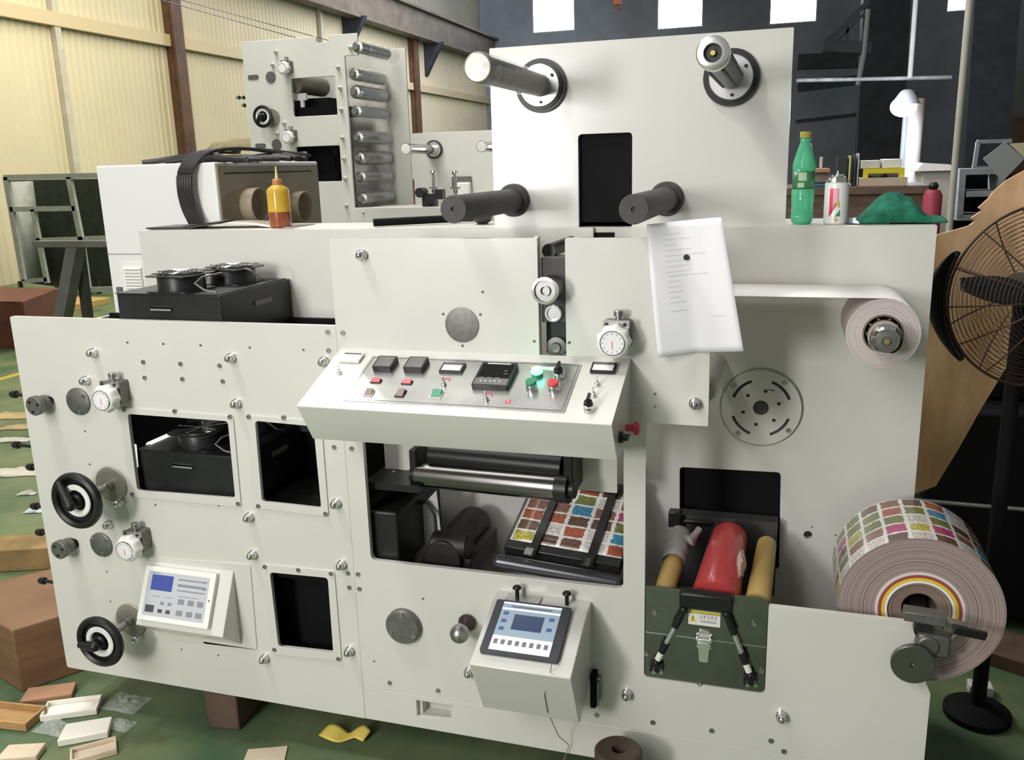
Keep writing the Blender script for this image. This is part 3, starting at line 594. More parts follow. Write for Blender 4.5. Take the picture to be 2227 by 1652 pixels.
SCRN = mat('screen_pale_blue', (.25, .32, .38), .3, emit=.22, ecol=(.35, .47, .58)); SWH = mat('screen_white', (.8, .8, .85), .3, emit=.55, ecol=(.85, .85, .92)); SBL = mat('screen_blue', (.05, .09, .2), .3, emit=.12, ecol=(.1, .25, .65)); SGY = mat('screen_icon_grey', (.2, .2, .24), .4); SNV = mat('screen_navy', (.03, .05, .12), .3, emit=.06, ecol=(.12, .2, .4))
W = sx1-sx0; H = sy1-sy0
def sb(g, u0, v0, u1, v1, h): g.prism([(sx0+u0*W, sy0+v0*H), (sx0+u1*W, sy0+v0*H), (sx0+u1*W, sy0+v1*H), (sx0+u0*W, sy0+v1*H)], (), .0141, h)
g = G(TM); g.mi = 0; sb(g, 0, 0, 1, 1, .0143); g.mi = 1; sb(g, 0, 0, 1, .29, .0145); sb(g, 0, .84, 1, .875, .0145); sb(g, 0, .965, 1, 1, .0145)
g.mi = 2; sb(g, .25, .44, .76, .76, .0145)
g.mi = 3
for u, v in ((.07, .76), (.07, .6), (.07, .44), (.86, .73), (.86, .52)): sb(g, u-.02, v-.035, u+.07, v+.035, .0146)
g.mi = 4
for k in range(8): sb(g, .04+k*.12, .12, .11+k*.12, .22, .0147)
sb(g, .15, .90, .85, .93, .0145)
obj('touch_screen', g, [SCRN, SWH, SNV, SBL, SGY], TB)
# thumb screws, latch plate and gland on the box
for a, b in ((1125, 1297), (1233, 1305)):
    o = at(a, b, -.03); z = tA[1]-.001; g = G(); g.cyl((o.x, -.03, z), (o.x, -.03, z+.030), .0055); g.lathe([(0, .038), (.009, .037), (.0125, .032), (.012, .030), (0, .030)], 18, (o.x, -.03, z)); obj('thumb_screw', g, BLACK, TB)
g = G(); o = at(1180, 1295, 0); g.box((at(1110, 1280).x, -.052, tA[1]+.0003), (at(1182, 1297).x, -.012, tA[1]+.003)); obj('hinge_strip', g, STEEL, TB)
q = onp(1290, 1480, (bx1, 0, 0), V((1, 0, 0))); g = G(); g.box((bx1+.0005, q.y-.045, q.z-.055), (bx1+.016, q.y+.04, q.z+.045)); LB = obj('side_connector', g, BLACKM, TB, bevel=.003)
g = G(); g.box((bx1+.0165, q.y-.03, q.z-.035), (bx1+.026, q.y+.0, q.z+.03)).cyl((bx1+.02, q.y-.035, q.z-.05), (bx1+.02, q.y-.035, q.z+.02), .004); obj('connector_clip', g, STEEL, TB)
g = G(); o1 = onp(1200, 1448, (0, -.246, 0), V((0, 1, 0)))
g.tube([onp(1200, 1443, (0, -.247, 0), V((0, 1, 0))), at(1193, 1480, -.225), at(1184, 1510, -.205), at(1190, 1545, -.17), at(1215, 1600, -.06), at(1238, 1620, -.012), at(1226, 1651, -.012)], .0012, 6); obj('thin_cord', g, mat('pale_string', (.35, .22, .16), .7), TB)
# ------------------------------------------------------------ tension controller, left
l0, l1 = at(318, 1228).x, at(506, 1222).x
uA, uB, uC = at(420, 1228).z, at(390, 1372, -.09).z, at(480, 1392, 0).z
g = G(); px0, px1 = at(312, 1214).x, at(553, 1260).x; g.prism
g = G(FR()); g.prism(rpoly(pxz([(318, 1209), (545, 1226), (560, 1412), (335, 1385)], 0), .012), (), .0003, .003); obj('mounting_plate', g, CREAM, M, bevel=.001)
e0, e1 = at(295, 1358, -.09).x, at(484, 1383, -.09).x
g = G(SB); g.prism([(-.0035, uA), (-.09, uB), (-.0035, uC)], (), e0, e1); TU = obj('tension_controller', g, CREAM, M, bevel=.002)
s3 = V((0, .0865, uA-uB)).normalized(); n3 = V((1, 0, 0)).cross(s3)
def TU_(px, py): o = onp(px, py, (0, -.09, uB), n3); return (o.x, (o-V((0, -.09, uB))).dot(s3))
T3 = Matrix(((1, 0, 0, 0), (0, s3.y, n3.y, -.09), (0, s3.z, n3.z, uB), (0, 0, 0, 1)))
q = [TU_(*c) for c in ((300, 1345), (458, 1366), (478, 1246), (330, 1230))]
a0, a1, b0, b1 = (q[0][0]+q[3][0])/2, (q[1][0]+q[2][0])/2, (q[0][1]+q[1][1])/2, (q[2][1]+q[3][1])/2
g = G(T3); g.prism(rpoly([(a0, b0), (a1, b0), (a1, b1), (a0, b1)], .004), (), .0003, .016); obj('controller_bezel', g, WHITE, TU, bevel=.003)
LGREY = mat('pale_grey_membrane', (.50, .52, .55), .3); LCD = mat('blue_lcd', (.05, .07, .25), .2, emit=.10, ecol=(.1, .15, .6)); KEY = mat('grey_key', (.24, .24, .27), .5); KD = mat('dark_key', (.07, .07, .07), .4)
W = a1-a0-.034; H = b1-b0-.030; sx0 = a0+.015; sy0 = b0+.015
def sb2(g, u0, v0, u1, v1, h): g.prism([(sx0+u0*W, sy0+v0*H), (sx0+u1*W, sy0+v0*H), (sx0+u1*W, sy0+v1*H), (sx0+u0*W, sy0+v1*H)], (), .0161, h)
g = G(T3); sb2(g, 0, 0, 1, 1, .0164); g.mi = 1; sb2(g, .07, .58, .42, .93, .0167); g.mi = 2
for (u, v, w, h) in ((.5, .86, .46, .035), (.5, .72, .46, .06), (.5, .62, .46, .03), (.56, .50, .3, .015), (.13, .44, .12, .015), (.32, .44, .14, .015), (.07, .955, .12, .02)): sb2(g, u, v, u+w, v+h, .0166)
for u in (.55, .71, .86):
    for v in (.33, .08): sb2(g, u, v, u+.10, v+.12, .0168)
for u in (.27, .39): sb2(g, u, .27, u+.065, .34, .0168)
g.mi = 3; sb2(g, .04, .08, .18, .24, .0175); sb2(g, .25, .09, .32, .17, .0172); sb2(g, .38, .09, .45, .17, .0172); sb2(g, .9, .885, .97, .895, .0168); sb2(g, .9, .715, .97, .725, .0168)
obj('keypad_membrane', g, [LGREY, LCD, KEY, KD], TU)
g = G(T3); g.lathe([(0, .0185), (.003, .018), (.0035, .0161), (0, .0161)], 10, (a1-.010, (b0+b1)/2, 0)); obj('bezel_screw', g, CHROME, TU)
# ------------------------------------------------------------ lamp dryer boxes with fans (between the plates)
def dryer(x, z, first):
    bx = 0.035; D_ = .380; Wd = .355; Hh = .155
    g = G().box((x, bx, z-Hh), (x+Wd, bx+D_, z)); b = obj('dryer_box', g, BOXBLK, M, bevel=.002)
    g = G().box((x+.12, bx-.008, z-.040), (x+.19, bx-.0003, z-.036)).box((x+.12, bx-.008, z-.046), (x+.19, bx-.005, z-.036)); obj('box_handle', g, ALU, b)
    g = G().box((x+Wd+.0003, bx+.17, z-.055), (x+Wd+.004, bx+.26, z-.040)); obj('side_latch', g, GREY, b)
    g = G().box((x-.004, bx-.002, z+.0003), (x+Wd*.98, bx+D_*.97, z+.003)); obj('lid_plate', g, BOXBLK, b)
    FR_ = .069
    for cx, cy in ((x+.165, bx+.088), (x+.225, bx+.262)):
        g = G(); zf = z+.0032; g.lathe([(FR_, .0), (FR_, .048), (FR_-.003, .052), (FR_-.006, .048), (FR_-.008, .003), (0, .003), (0, 0), (FR_, 0)], 40, (cx, cy, zf))
        sq = rpoly([(cx-.078, cy-.078), (cx+.078, cy-.078), (cx+.078, cy+.078), (cx-.078, cy+.078)], .03); m = g.M; g.M = Matrix.Translation((0, 0, zf)); g.prism(sq, [circ(cx, cy, FR_+.0004, 28)], 0, .003); g.prism(sq, [circ(cx, cy, FR_+.0004, 28)], .045, .048); g.M = m
        f = obj('cooling_fan', g, BOXBLK, b)
        g = G()
        for r in (.018, .030, .042, .054, .064): g.tube([(cx+r*cos(a), cy+r*sin(a), zf+.0545) for a in [k*2*pi/28 for k in range(28)]], .0011, 5, True)
        for k in range(4): a = k*pi/4; g.tube([(cx-.082*cos(a), cy-.082*sin(a), zf+.0535), (cx+.082*cos(a), cy+.082*sin(a), zf+.0535)], .0016, 5)
        for k in range(7):
            a = k*2*pi/7; g.hexa([(cx+.012*cos(a), cy+.012*sin(a), zf+.010), (cx+.044*cos(a), cy+.044*sin(a), zf+.010), (cx+.044*cos(a+.05), cy+.044*sin(a+.05), zf+.012), (cx+.012*cos(a+.1), cy+.012*sin(a+.1), zf+.012), (cx+.012*cos(a+.4), cy+.012*sin(a+.4), zf+.040), (cx+.044*cos(a+.4), cy+.044*sin(a+.4), zf+.040), (cx+.044*cos(a+.45), cy+.044*sin(a+.45), zf+.042), (cx+.012*cos(a+.5), cy+.012*sin(a+.5), zf+.042)])
        obj('fan_grille', g, CHROME, b)
    g = G(); zf = z+.003
    g.tube([(x+.30, bx+.10, zf+.05), (x+.28, bx+.03, zf+.045), (x+.27, bx+.01, zf+.03), (x+.30, bx+.008, zf+.012), (x+.34, bx+.01, zf+.004)], .003, 6); obj('fan_wire', g, GREY, b); g = G()
    g.tube([(x+.30, bx+.22, zf+.05), (x+.335, bx+.20, zf+.045), (x+.35, bx+.22, zf+.02), (x+.35, bx+.26, zf+.006)], .003, 6); obj('fan_wire', g, GREY, b)
    return b
dryer(-1.895, at(365, 641, .035).z, True)
dryer(at(303, 972, .035).x, at(400, 985, .035).z, False)
# white tube lamps seen in the first window
TUBE = mat('white_tube', (.85, .86, .84), .3, emit=.5, ecol=(1, 1, .95))
g = G(); a = at(288, 968, .06); b = at(292, 1015, .06); g.cyl(a, b, .012); obj('lamp_tube', g, TUBE, M)
zz = at(325, 982, .08).z+.02; g = G(); g.cyl((at(325, 975, .08).x, .08, zz), (at(325, 975, .08).x, .26, zz), .012); obj('lamp_tube', g, TUBE, M)
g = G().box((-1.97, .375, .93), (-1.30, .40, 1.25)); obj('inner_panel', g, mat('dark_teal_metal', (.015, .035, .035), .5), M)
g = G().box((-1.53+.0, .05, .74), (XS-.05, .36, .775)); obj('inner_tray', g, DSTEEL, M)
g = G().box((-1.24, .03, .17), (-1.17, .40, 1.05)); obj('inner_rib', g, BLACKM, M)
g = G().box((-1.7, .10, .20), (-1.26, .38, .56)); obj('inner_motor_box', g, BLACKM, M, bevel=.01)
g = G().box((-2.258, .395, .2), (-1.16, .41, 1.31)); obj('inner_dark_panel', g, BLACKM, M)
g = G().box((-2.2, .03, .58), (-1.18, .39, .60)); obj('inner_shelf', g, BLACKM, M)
# ------------------------------------------------------------ die-cutting window (large opening)
q = [at(*c, .16) for c in ((836, 985), (1342, 1000), (1342, 1072), (852, 1052))]
g = G(FR(0, 0, .16)); g.prism(rpoly([(q[0].x, q[2].z), (q[1].x, q[2].z), (q[1].x, 1.2), (q[0].x, 1.2)], [.012, .003, 0, 0]), (), -.012, 0); obj('inner_side_plate', g, CREAM, M, bevel=.0015)
A1 = at(912, 1030, .085); B1 = at(1212, 1060, .045)
dv = (B1-A1).normalized(); ZU = V((0, 0, 1))
g = G(); g.cyl(A1, B1, .036, seg=36); R1 = obj('cutting_roller', g, mat('polished_dark_roller', (.22, .21, .205), .24, 1.0), M)
g = G(); g.cyl(B1+dv*.0005, B1+dv*.035, .040, seg=28); g.cyl(B1+dv*.035, B1+dv*.05, .025, seg=20); obj('roller_collar', g, BLACK, M)
g = G(); g.cyl(A1-dv*.018, A1-dv*.0005, .030, seg=28); obj('roller_collar', g, BLACK, M)
A2 = at(940, 990, .10); B2 = at(1225, 1018, .07); g = G(); g.cyl(A2+ZU*.004, B2+ZU*.004, .034, seg=30); obj('backing_roller', g, BLACK, M)
A3 = at(915, 1062, .10); B3 = at(1200, 1090, .07); g = G(); g.cyl(A3+ZU*.028, B3+ZU*.028, .020, seg=24); obj('lower_roller', g, DSTEEL, M)
g = G(); o = at(1240, 1025, .06); g.box((o.x-.012, .03, o.z-.06), (o.x+.014, .15, o.z+.06)); obj('roller_bearing_block', g, BLACK, M, bevel=.004)
g = G(); o = at(908, 1005, .1); g.box((o.x-.008, .06, o.z-.03), (o.x+.014, .15, o.z+.05)); obj('roller_bearing_block', g, BLACK, M, bevel=.004)
# dark machinery at the left inside the window
g = G(); o = at(830, 1200, .1); g.box((o.x-.05, .03, o.z-.02), (o.x+.09, .36, o.z+.16)); obj('inner_motor_box', g, BLACK, M, bevel=.006)
o = at(812, 1060, .1); g = G().box((XS+.03, .04, o.z+.02), (XS+.2, .35, o.z+.04)); obj('inner_tray', g, BLACK, M)
g = G(FR(0, 0, .22)); g.prism(pxz([(903, 1115), (950, 1065), (962, 1180), (908, 1224)], .22), (), 0, .004); obj('white_guard', g, WHITEP, M)
MAR = mat('dark_maroon_casting', (.013, .009, .009), .5, var=.3)
g = G(); o = at(1000, 1190, .15); g.cyl((o.x-.02, .06, o.z), (o.x-.02, .34, o.z), .055, seg=24).box((o.x-.09, .08, o.z-.07), (o.x+.06, .32, o.z-.0)).cyl((o.x-.06, .10, o.z+.03), (o.x+.05, .10, o.z+.03), .038); obj('drive_motor', g, MAR, M, bevel=.004)
g = G(); o = at(950, 1150, .2); g.tube([(o.x-.1, .2, o.z+.07), (o.x-.03, .2, o.z+.085), (o.x+.0, .19, o.z+.05), (o.x+.012, .17, o.z-.03)], .005); obj('black_cable', g, BLACK, M)
# label inspection table inside the window
a = at(1085, 1212, .04); b = at(1340, 1258, .0+.04); c = at(1165, 1098, .36); d = at(1420, 1115, .36)
c = V((a.x+.02, .36, a.z+.125)); d = V((b.x+.02, .36, b.z+.125))
def tb(u, v, h=0): return a*(1-u)*(1-v)+b*u*(1-v)+c*(1-u)*v+d*u*v+V((0, -.33, 1)).normalized()*h
def slab(g, u0, v0, u1, v1, h0, h1): g.hexa([tb(u0, v0, h0), tb(u1, v0, h0), tb(u1, v1, h0), tb(u0, v1, h0), tb(u0, v0, h1), tb(u1, v0, h1), tb(u1, v1, h1), tb(u0, v1, h1)])
g = G(); slab(g, 0, .12, 1, 1, -.03, .004); TBL = obj('web_table', g, DSTEEL, M, bevel=.002)
g = G(); g.cyl(a+V((0, .0, -.012)), b+V((0, .0, -.012)), .019, seg=24); g.sphere(a+V((0, 0, -.012)), .019, 20).sphere(b+V((0, 0, -.012)), .019, 20); obj('front_rail', g, mat('dark_glossy_rail', (.055, .055, .065), .22, .3, coat=.5), M)
WLEN = .34
g = G()
def wf(u, v): return tb(.03+.97*u, .20+.8*v, .0055)
vs = [[g.v(wf(i/8, j/8)) for j in range(9)] for i in range(9)]
for i in range(8):
    for j in range(8): g.f([vs[i][j], vs[i+1][j], vs[i+1][j+1], vs[i][j+1]], [(i/8*.26, j/8*WLEN), ((i+1)/8*.26, j/8*WLEN), ((i+1)/8*.26, (j+1)/8*WLEN), (i/8*.26, (j+1)/8*WLEN)])
web = obj('printed_label_web', g, PRINT, None, solid=.0006); tag(web, 'strip of printed food labels running under two dark bars inside the large window', 'label strip')
for u in (.23, .72):
    g = G(); slab(g, u, .05, u+.07, 1.0, .0075, .014); obj('hold_down_bar', g, DSTEEL, M, bevel=.001)
    g = G(); slab(g, u-.02, .035, u+.05, .11, .0145, .019); o = tb(u+.02, .02, .005); g.cyl(o, o+V((0, 0, -.03)), .005); obj('bar_clip', g, CHROME, M)
g = G(); slab(g, .08, .90, 1, .97, .016, .03); obj('rear_bar', g, BLACK, M)
# ------------------------------------------------------------ slot with bearing block between the upper front plates
p0 = at(1200, 620, .05); x0, x1 = -.588, -.518
g = G().box((x0+.003, .02, 1.385), (x1-.003, .09, 1.548)); BB = obj('bearing_slide', g, RUBBER, M, bevel=.002)
o = at(1200, 683, -.0); g = G(FR(-.553, o.z, .0195)); g.lathe([(.014, .0), (.0225, .0), (.0225, .010), (.020, .013), (.0165, .013), (.0155, .006), (0, .006), (0, 0), (.014, 0)], 32); obj('clamp_ring', g, ALU, M)
o = at(1198, 626, 0); g = G(FR(-.553, o.z+.002, .0)); g.lathe([(0, .0), (.031, .0), (.031, .055), (0, .055)], 36); HB = obj('hand_knob', g, DSTEEL, M)
g = G(FR(-.553, o.z+.002, 0)); g.lathe([(.0265, .0552), (.031, .0552), (.033, .057), (.033, .066), (.0265, .067)], 36); obj('knob_rim', g, ALU, M)
g = G(FR(-.553, o.z+.002, 0)); g.lathe([(.0, .0552), (.0264, .0552), (.0264, .061), (.013, .061), (.013, .068), (.0105, .068), (.009, .060), (0, .060)], 30); obj('knob_centre', g, STEEL, HB)
g = G().box((x0+.006, .05, 1.30), (x1-.006, .09, 1.382)); obj('slide_bed', g, BLACK, M)
g = G(FR(-.553, 1.318, .048)); g.lathe([(0, 0), (.026, 0), (.026, .012), (.014, .014), (.012, .02), (0, .018)], 30); obj('adjusting_screw', g, GREYM, M)
g = G(); g.cyl((-.575, .06, 1.56), (-.575, .30, 1.56), .018); obj('guide_rod', g, BLACK, M)
g = G().box((-.60, .0165, 1.30), (-.589, .03, 1.60)); obj('slot_edge', g, CREAM2, M)
# ------------------------------------------------------------ slotted disc on the rear plate
o = at(1655, 885, YB); R = .110
g = G(FR(o.x, o.z, YB)); sl_ = []
for k in range(4):
    a0_ = .35+k*pi/2; rr = (R*.70, R*.78)
    sl_.append([(cos(a)*rr[0], sin(a)*rr[0]) for a in [a0_+j*.11 for j in range(9)]]+[(cos(a)*rr[1], sin(a)*rr[1]) for a in [a0_+j*.11 for j in range(8, -1, -1)]])
hs = [circ(cos(.3+k*pi/3)*R*.46, sin(.3+k*pi/3)*R*.46, .0055, 10) for k in range(6)]
g.prism(circ(0, 0, R, 56), sl_+hs+[circ(0, 0, R*.2, 20)], .002, .010); DS = obj('slotted_disc', g, CREAM2, M, bevel=.001)
g = G(FR(o.x, o.z, YB)); g.lathe([(0, .0003), (R*.97, .0003), (R*.97, .0019), (0, .0019)], 40); obj('disc_backing', g, RUBBER, M)
g = G(FR(o.x, o.z, YB)); g.lathe([(R*1.002, .0003), (R*1.05, .0003), (R*1.05, .002), (R*1.002, .002)], 56); obj('disc_rim', g, STEEL, M)
for k in range(4): inst(SCR, 'socket_screw', DS, V((o.x+cos(.9+k*pi/2)*R*.9, YB-.010, o.z+sin(.9+k*pi/2)*R*.9)), (pi/2, 0, 0))
# film-wrapped roller behind the hanging page
g = G(); o = at(1562, 820, .3); g.cyl((o.x-.012, .05, o.z+.02), (o.x-.012, .415, o.z+.02), .022, seg=24); rr = obj('web_roller', g, STEEL, M)
g = G(); g.cyl((o.x-.012, .055, o.z+.02), (o.x-.012, .40, o.z+.02), .0265, prof=[(.0262+.003*((i*5) % 3), i*.0115) for i in range(31)], seg=22); obj('plastic_wrap', g, FILM, rr)
# ------------------------------------------------------------ stainless waste drawer
zs1 = .699
g = G(FR()); g.prism(rpoly([(-.3145, .438), (-.008, .438), (-.008, zs1), (-.3145, zs1)], [.014, .014, .002, .002]), (), -.010, -.003); DR = obj('waste_drawer', g, MIRROR, M, bevel=.0015)
zsm = (at(1403, 1378).z+at(1665, 1405).z)/2
g = G().box((-.3145, .0018, zsm-.0006), (-.008, .0029, zsm+.0006)); obj('fold_line', g, ALU, DR)
g = G().box((-.3145, .0105, .45), (-.30, .40, .60)).box((-.022, .0105, .45), (-.008, .40, .68)).box((-.30, .0105, .45), (-.022, .41, .462)); obj('drawer_body', g, DSTEEL, DR)
q = [at(*c, -.02) for c in ((1478, 1290), (1595, 1300), (1595, 1330), (1478, 1320))]
g = G().box((q[0].x, -.03, q[3].z+.004), (q[1].x, .0025, q[1].z+.004)); obj('hinge_block', g, BLACK, DR, bevel=.006)
def strut(p0, p1):
    A_ = at(*p0, -.012); B_ = at(*p1, -.012); d = B_-A_; g = G(); g.cyl(A_, A_+d*.32, .0095); g.sphere(A_, .012, 12); s_ = obj('gas_strut', g, BLACK, DR)
    g = G(); g.cyl(A_+d*.62, A_+d*.80, .0095); obj('strut_collar', g, BLACK, DR)
    g = G(); g.cyl(A_+d*.3205, A_+d*.6195, .007); obj('strut_rod', g, ALU, DR)
    g = G(); g.cyl(A_+d*.8005, A_+d*.94, .0085); obj('strut_sleeve', g, WHITE, DR)
    g = G(); g.sphere(B_, .010, 14).box((B_.x-.017, -.009, B_.z-.032), (B_.x+.017, .0025, B_.z-.004)); obj('strut_bracket', g, BLACK, DR, bevel=.001)
    g = G(); g.cyl((B_.x-.006, -.016, B_.z-.028), (B_.x-.006, -.0095, B_.z-.028), .005).cyl((B_.x+.014, -.016, B_.z-.026), (B_.x+.014, -.0095, B_.z-.026), .005); obj('bracket_screw', g, CHROME, DR)
strut((1487, 1325), (1427, 1440)); strut((1580, 1335), (1632, 1468))
g = G(FR()); L_ = pxz([(1497, 1324), (1567, 1334), (1566, 1366), (1495, 1356)], 0); lx0, lx1, lz0, lz1 = L_[0][0], L_[1][0], (L_[2][1]+L_[3][1])/2, (L_[0][1]+L_[1][1])/2
w, h = lx1-lx0, lz1-lz0
g = G(FR(lx0, lz0, 0)); g.mi = 1; g.prism(rpoly([(-.0015, -.0015), (w+.0015, -.0015), (w+.0015, h+.001), (-.0015, h+.001)], .003), (), -.0028, -.0022); g.mi = 0; g.prism(rpoly([(0, 0), (w, 0), (w, h), (0, h)], .002), (), -.0021, -.0016)
g.mi = 2; g.prism([(0.001, h*.83), (w-.001, h*.83), (w-.001, h-.001), (.001, h-.001)], (), -.0015, -.0010); g.prism([(w*.05, h*.22), (w*.24, h*.22), (w*.145, h*.70)], (), -.0015, -.0010)
g.mi = 1; g.prism([(0.001, h*.80), (w-.001, h*.80), (w-.001, h*.825), (.001, h*.825)], (), -.0015, -.0010); g.prism([(w*.135, h*.36), (w*.155, h*.36), (w*.16, h*.56), (w*.13, h*.56)], (), -.0009, -.0006); g.prism([(w*.135, h*.28), (w*.155, h*.28), (w*.155, h*.33), (w*.135, h*.33)], (), -.0009, -.0006)
g.mi = 3
for i in range(5):
    for (u0, v0, u1, v1) in random.sample([(0, 0, .7, .12), (0, .4, .8, .52), (.1, .84, .7, .95), (.32, 0, .45, 1), (0, .2, .12, .8), (.66, .1, .8, .7), (0, .62, .5, .72), (.2, .2, .3, .6)], 5):
        bx_ = w*(.36+i*.115); by_ = h*.47; g.prism([(bx_+u0*w*.1, by_+v0*h*.25), (bx_+u1*w*.1, by_+v0*h*.25), (bx_+u1*w*.1, by_+v1*h*.25), (bx_+u0*w*.1, by_+v1*h*.25)], (), -.0015, -.0011)
x_ = .40
while x_ < .86:
    ww = random.uniform(.02, .05); g.prism([(w*x_, h*.22), (w*(x_+ww), h*.22), (w*(x_+ww), h*.36), (w*x_, h*.36)], (), -.0015, -.0012); x_ += ww+.012
obj('warning_label', g, [WHITE, BLACK, YEL, mat('grey_label_print', (.35, .35, .38), .6)], DR)
def text(s, size, M_, m, parent, name, ext=.0003, align='LEFT'):
    cu = bpy.data.curves.new(name, 'FONT'); cu.body = s; cu.size = size; cu.extrude = ext; cu.align_x = align; t = bpy.data.objects.new(name, cu); COL.objects.link(t)
    dg = bpy.context.evaluated_depsgraph_get(); me = bpy.data.meshes.new_from_object(t.evaluated_get(dg)); bpy.data.objects.remove(t)
    g = G(); g.bm.from_mesh(me); bmesh.ops.transform(g.bm, matrix=M_, verts=g.bm.verts); 
    return obj(name, g, m, parent)
o = at(1530, 1410); zl = o.z
g = G(FR(o.x, zl, 0)); g.prism(rpoly([(-.018, .0), (.020, .0), (.014, .052), (-.012, .052)], .004), (), -.0028, .001); g.prism(rpoly([(-.010, -.034), (.012, -.034), (.016, .02), (-.014, .02)], .004), (), .0015, .009); g.lathe([(0, .013), (.004, .013), (.004, .0), (0, 0)], 12, (.018, .03, 0)).lathe([(0, .013), (.004, .013), (.004, .0), (0, 0)], 12, (-.016, .03, 0)); g.box((-.016, .026, .009), (.018, .032, .014)); obj('toggle_latch', g, ALU, DR, bevel=.001)
for a_, b_ in ((1424, 1331), (1640, 1355), (1406, 1421), (1656, 1458), (1522, 1486)): inst(SCR, 'screw', DR, at(a_, b_, .0028), (pi/2, 0, 0))
# shelf, scraper box behind the drawer
g = G(); a_ = at(1475, 1118, .365); b_ = at(1692, 1130, .365); g.box((a_.x, .365, a_.z-.23), (b_.x, .370, a_.z)).box((a_.x, .3705, a_.z-.004), (b_.x, .415, a_.z)); obj('steel_shelf', g, mat('grey_steel_shelf', (.20, .20, .20), .3, .8), M)
g = G(); g.box((a_.x-.025, .33, a_.z-.03), (a_.x+.012, .364, a_.z+.02)).box((a_.x+.013, .345, a_.z-.02), (a_.x+.10, .364, a_.z-.008)); obj('corner_clamp', g, BLACK, M, bevel=.004)
# big roll spindle, lever and knob
o = at(2003, 1350, .0); g = G()
RCX, RCZ, RR = .347, .686, .190
g.cyl((RCX, -.02, RCZ-.01), (RCX, .40, RCZ-.01), .022, seg=24); obj('unwind_spindle', g, DSTEEL, M)
g = G(); a_ = at(1965, 1331, -.03); b_ = at(2055, 1345, -.03); c_ = at(2145, 1383, -.03)
def bar3(g, p, q, hw, hd):
    d = (q-p).normalized(); n = V((0, 1, 0)).cross(d).normalized()*hw; e = V((0, hd, 0)); g.hexa([p-n-e, p+n-e, p+n+e, p-n+e, q-n-e, q+n-e, q+n+e, q-n+e])
bar3(g, a_, b_, .012, .02); obj('spindle_clamp', g, GREYM, M, bevel=.002)
g = G(); bar3(g, at(2052, 1355, -.02), at(2100, 1368, -.02), .014, .012); obj('clamp_lever', g, STEEL, M, bevel=.002)
g = G(); bar3(g, at(2075, 1368, -.045), c_, .0095, .007); obj('lever_grip', g, BLACK, M, bevel=.002)
g = G(); o = at(2035, 1385, -.0); g.box((o.x-.045, -.03, o.z-.04), (o.x+.03, .03, o.z+.02)); g.cyl((o.x-.02, -.034, o.z-.01), (o.x-.02, .0, o.z-.01), .028); obj('clamp_casting', g, mat('cast_grey', (.16, .155, .145), .45, .6), M, bevel=.008)
p = at(1985, 1443, -.05); g = G(FR(p.x, p.z, -.0)); g.lathe([(0, .0003), (.02, .0003), (.02, .035), (.046, .040), (.049, .043), (.049, .054), (.047, .056), (.008, .056), (.007, .050), (0, .050)], 40); KB = obj('tension_knob', g, mat('dull_knob_steel', (.20, .21, .19), .3, .9), M)
g = G(FR(p.x, p.z, 0)); g.lathe([(0, .0535), (.003, .053), (.0045, .0503), (0, .0503)], 10); obj('knob_screw', g, CHROME, KB)
# ------------------------------------------------------------ paper rolls and sheet
g = G(FR()); pg = [at(1402, 490, -.045), at(1568, 473, -.045), at(1617, 765, -.045), at(1430, 780, -.045)]
ul, ur, lr, ll = pg
def pfn(u, v):
    p = ul*(1-u)*(1-v)+ur*u*(1-v)+lr*u*v+ll*(1-u)*v
    p.y = -.004-.030*abs(u-.45)*(0.6+v)*1.3-.010*sin(v*3.0)*(1-u)-.02*max(0, u-.75)*(1-v)*3; return p
g = G(); g.grid(pfn, 16, 20); sh = obj('paper_sheet', g, PAPER, solid=.0005); tag(sh, 'white typed page stuck to the front plate by a small round magnet', 'paper sheet')
g = G(); 
def strip(g, u0, u1, v, h=.0016):
    n = max(1, int((u1-u0)/.03))
    for i in range(n):
        a = u0+(u1-u0)*i/n; b = u0+(u1-u0)*(i+.86)/n
        q = [pfn(a, v), pfn(b, v), pfn(b, v+h*3), pfn(a, v+h*3)]
        g.f([g.v(p-V((0, .0011, 0))) for p in q])
for v, u0, u1 in ((.085, .22, .42), (.125, .22, .55), (.165, .2, .36), (.205, .2, .55), (.245, .2, .72), (.285, .2, .45), (.325, .2, .48), (.365, .2, .52), (.395, .22, .72), (.435, .2, .36), (.475, .2, .38), (.515, .2, .38), (.555, .2, .34), (.595, .2, .40), (.66, .2, .42), (.72, .7, .86)): strip(g, u0, u1, v)
obj('typed_lines', g, INK, sh, recalc=False)
p = pfn(.47, .27); g = G(); g.cyl((p.x, p.y-.008, p.z), (p.x, p.y-.001, p.z), .0065); tag(obj('magnet', g, BLACK), 'tiny round black magnet holding the white typed page', 'magnet')
# small paper roll on the rear plate, its strip running left
o = at(1921, 715, .17); sr = .085; zc = 1.785-.0+.0; zc = at(1600, 617, .41).z-sr
c = V((o.x, 0, zc))
prf = [(.043, .0), (.043, .23), (sr*.98, .23), (sr, .228), (sr, .002), (sr*.98, 0), (.043, 0)]
T = thing('paper_roll', 'roll of blank white paper on a chrome shaft at upper right, strip drawn off leftwards', 'paper roll', (c.x, .17, c.z))
g = G(FR(c.x, c.z, .40)); g.lathe([(.047, 0), (.047, .23), (sr, .23), (sr, 0), (.047, 0)], 64); obj('wound_paper', g, ROLLSIDE, T, origin=(c.x, .3, c.z))
g = G(FR(c.x, c.z, .40)); g.lathe([(.043, .001), (.043, .232), (.0465, .232), (.0465, .001), (.043, .001)], 48); obj('cardboard_core', g, mat('brown_core', (.22, .15, .11), .7), T)
g = G(); xl_ = -.22
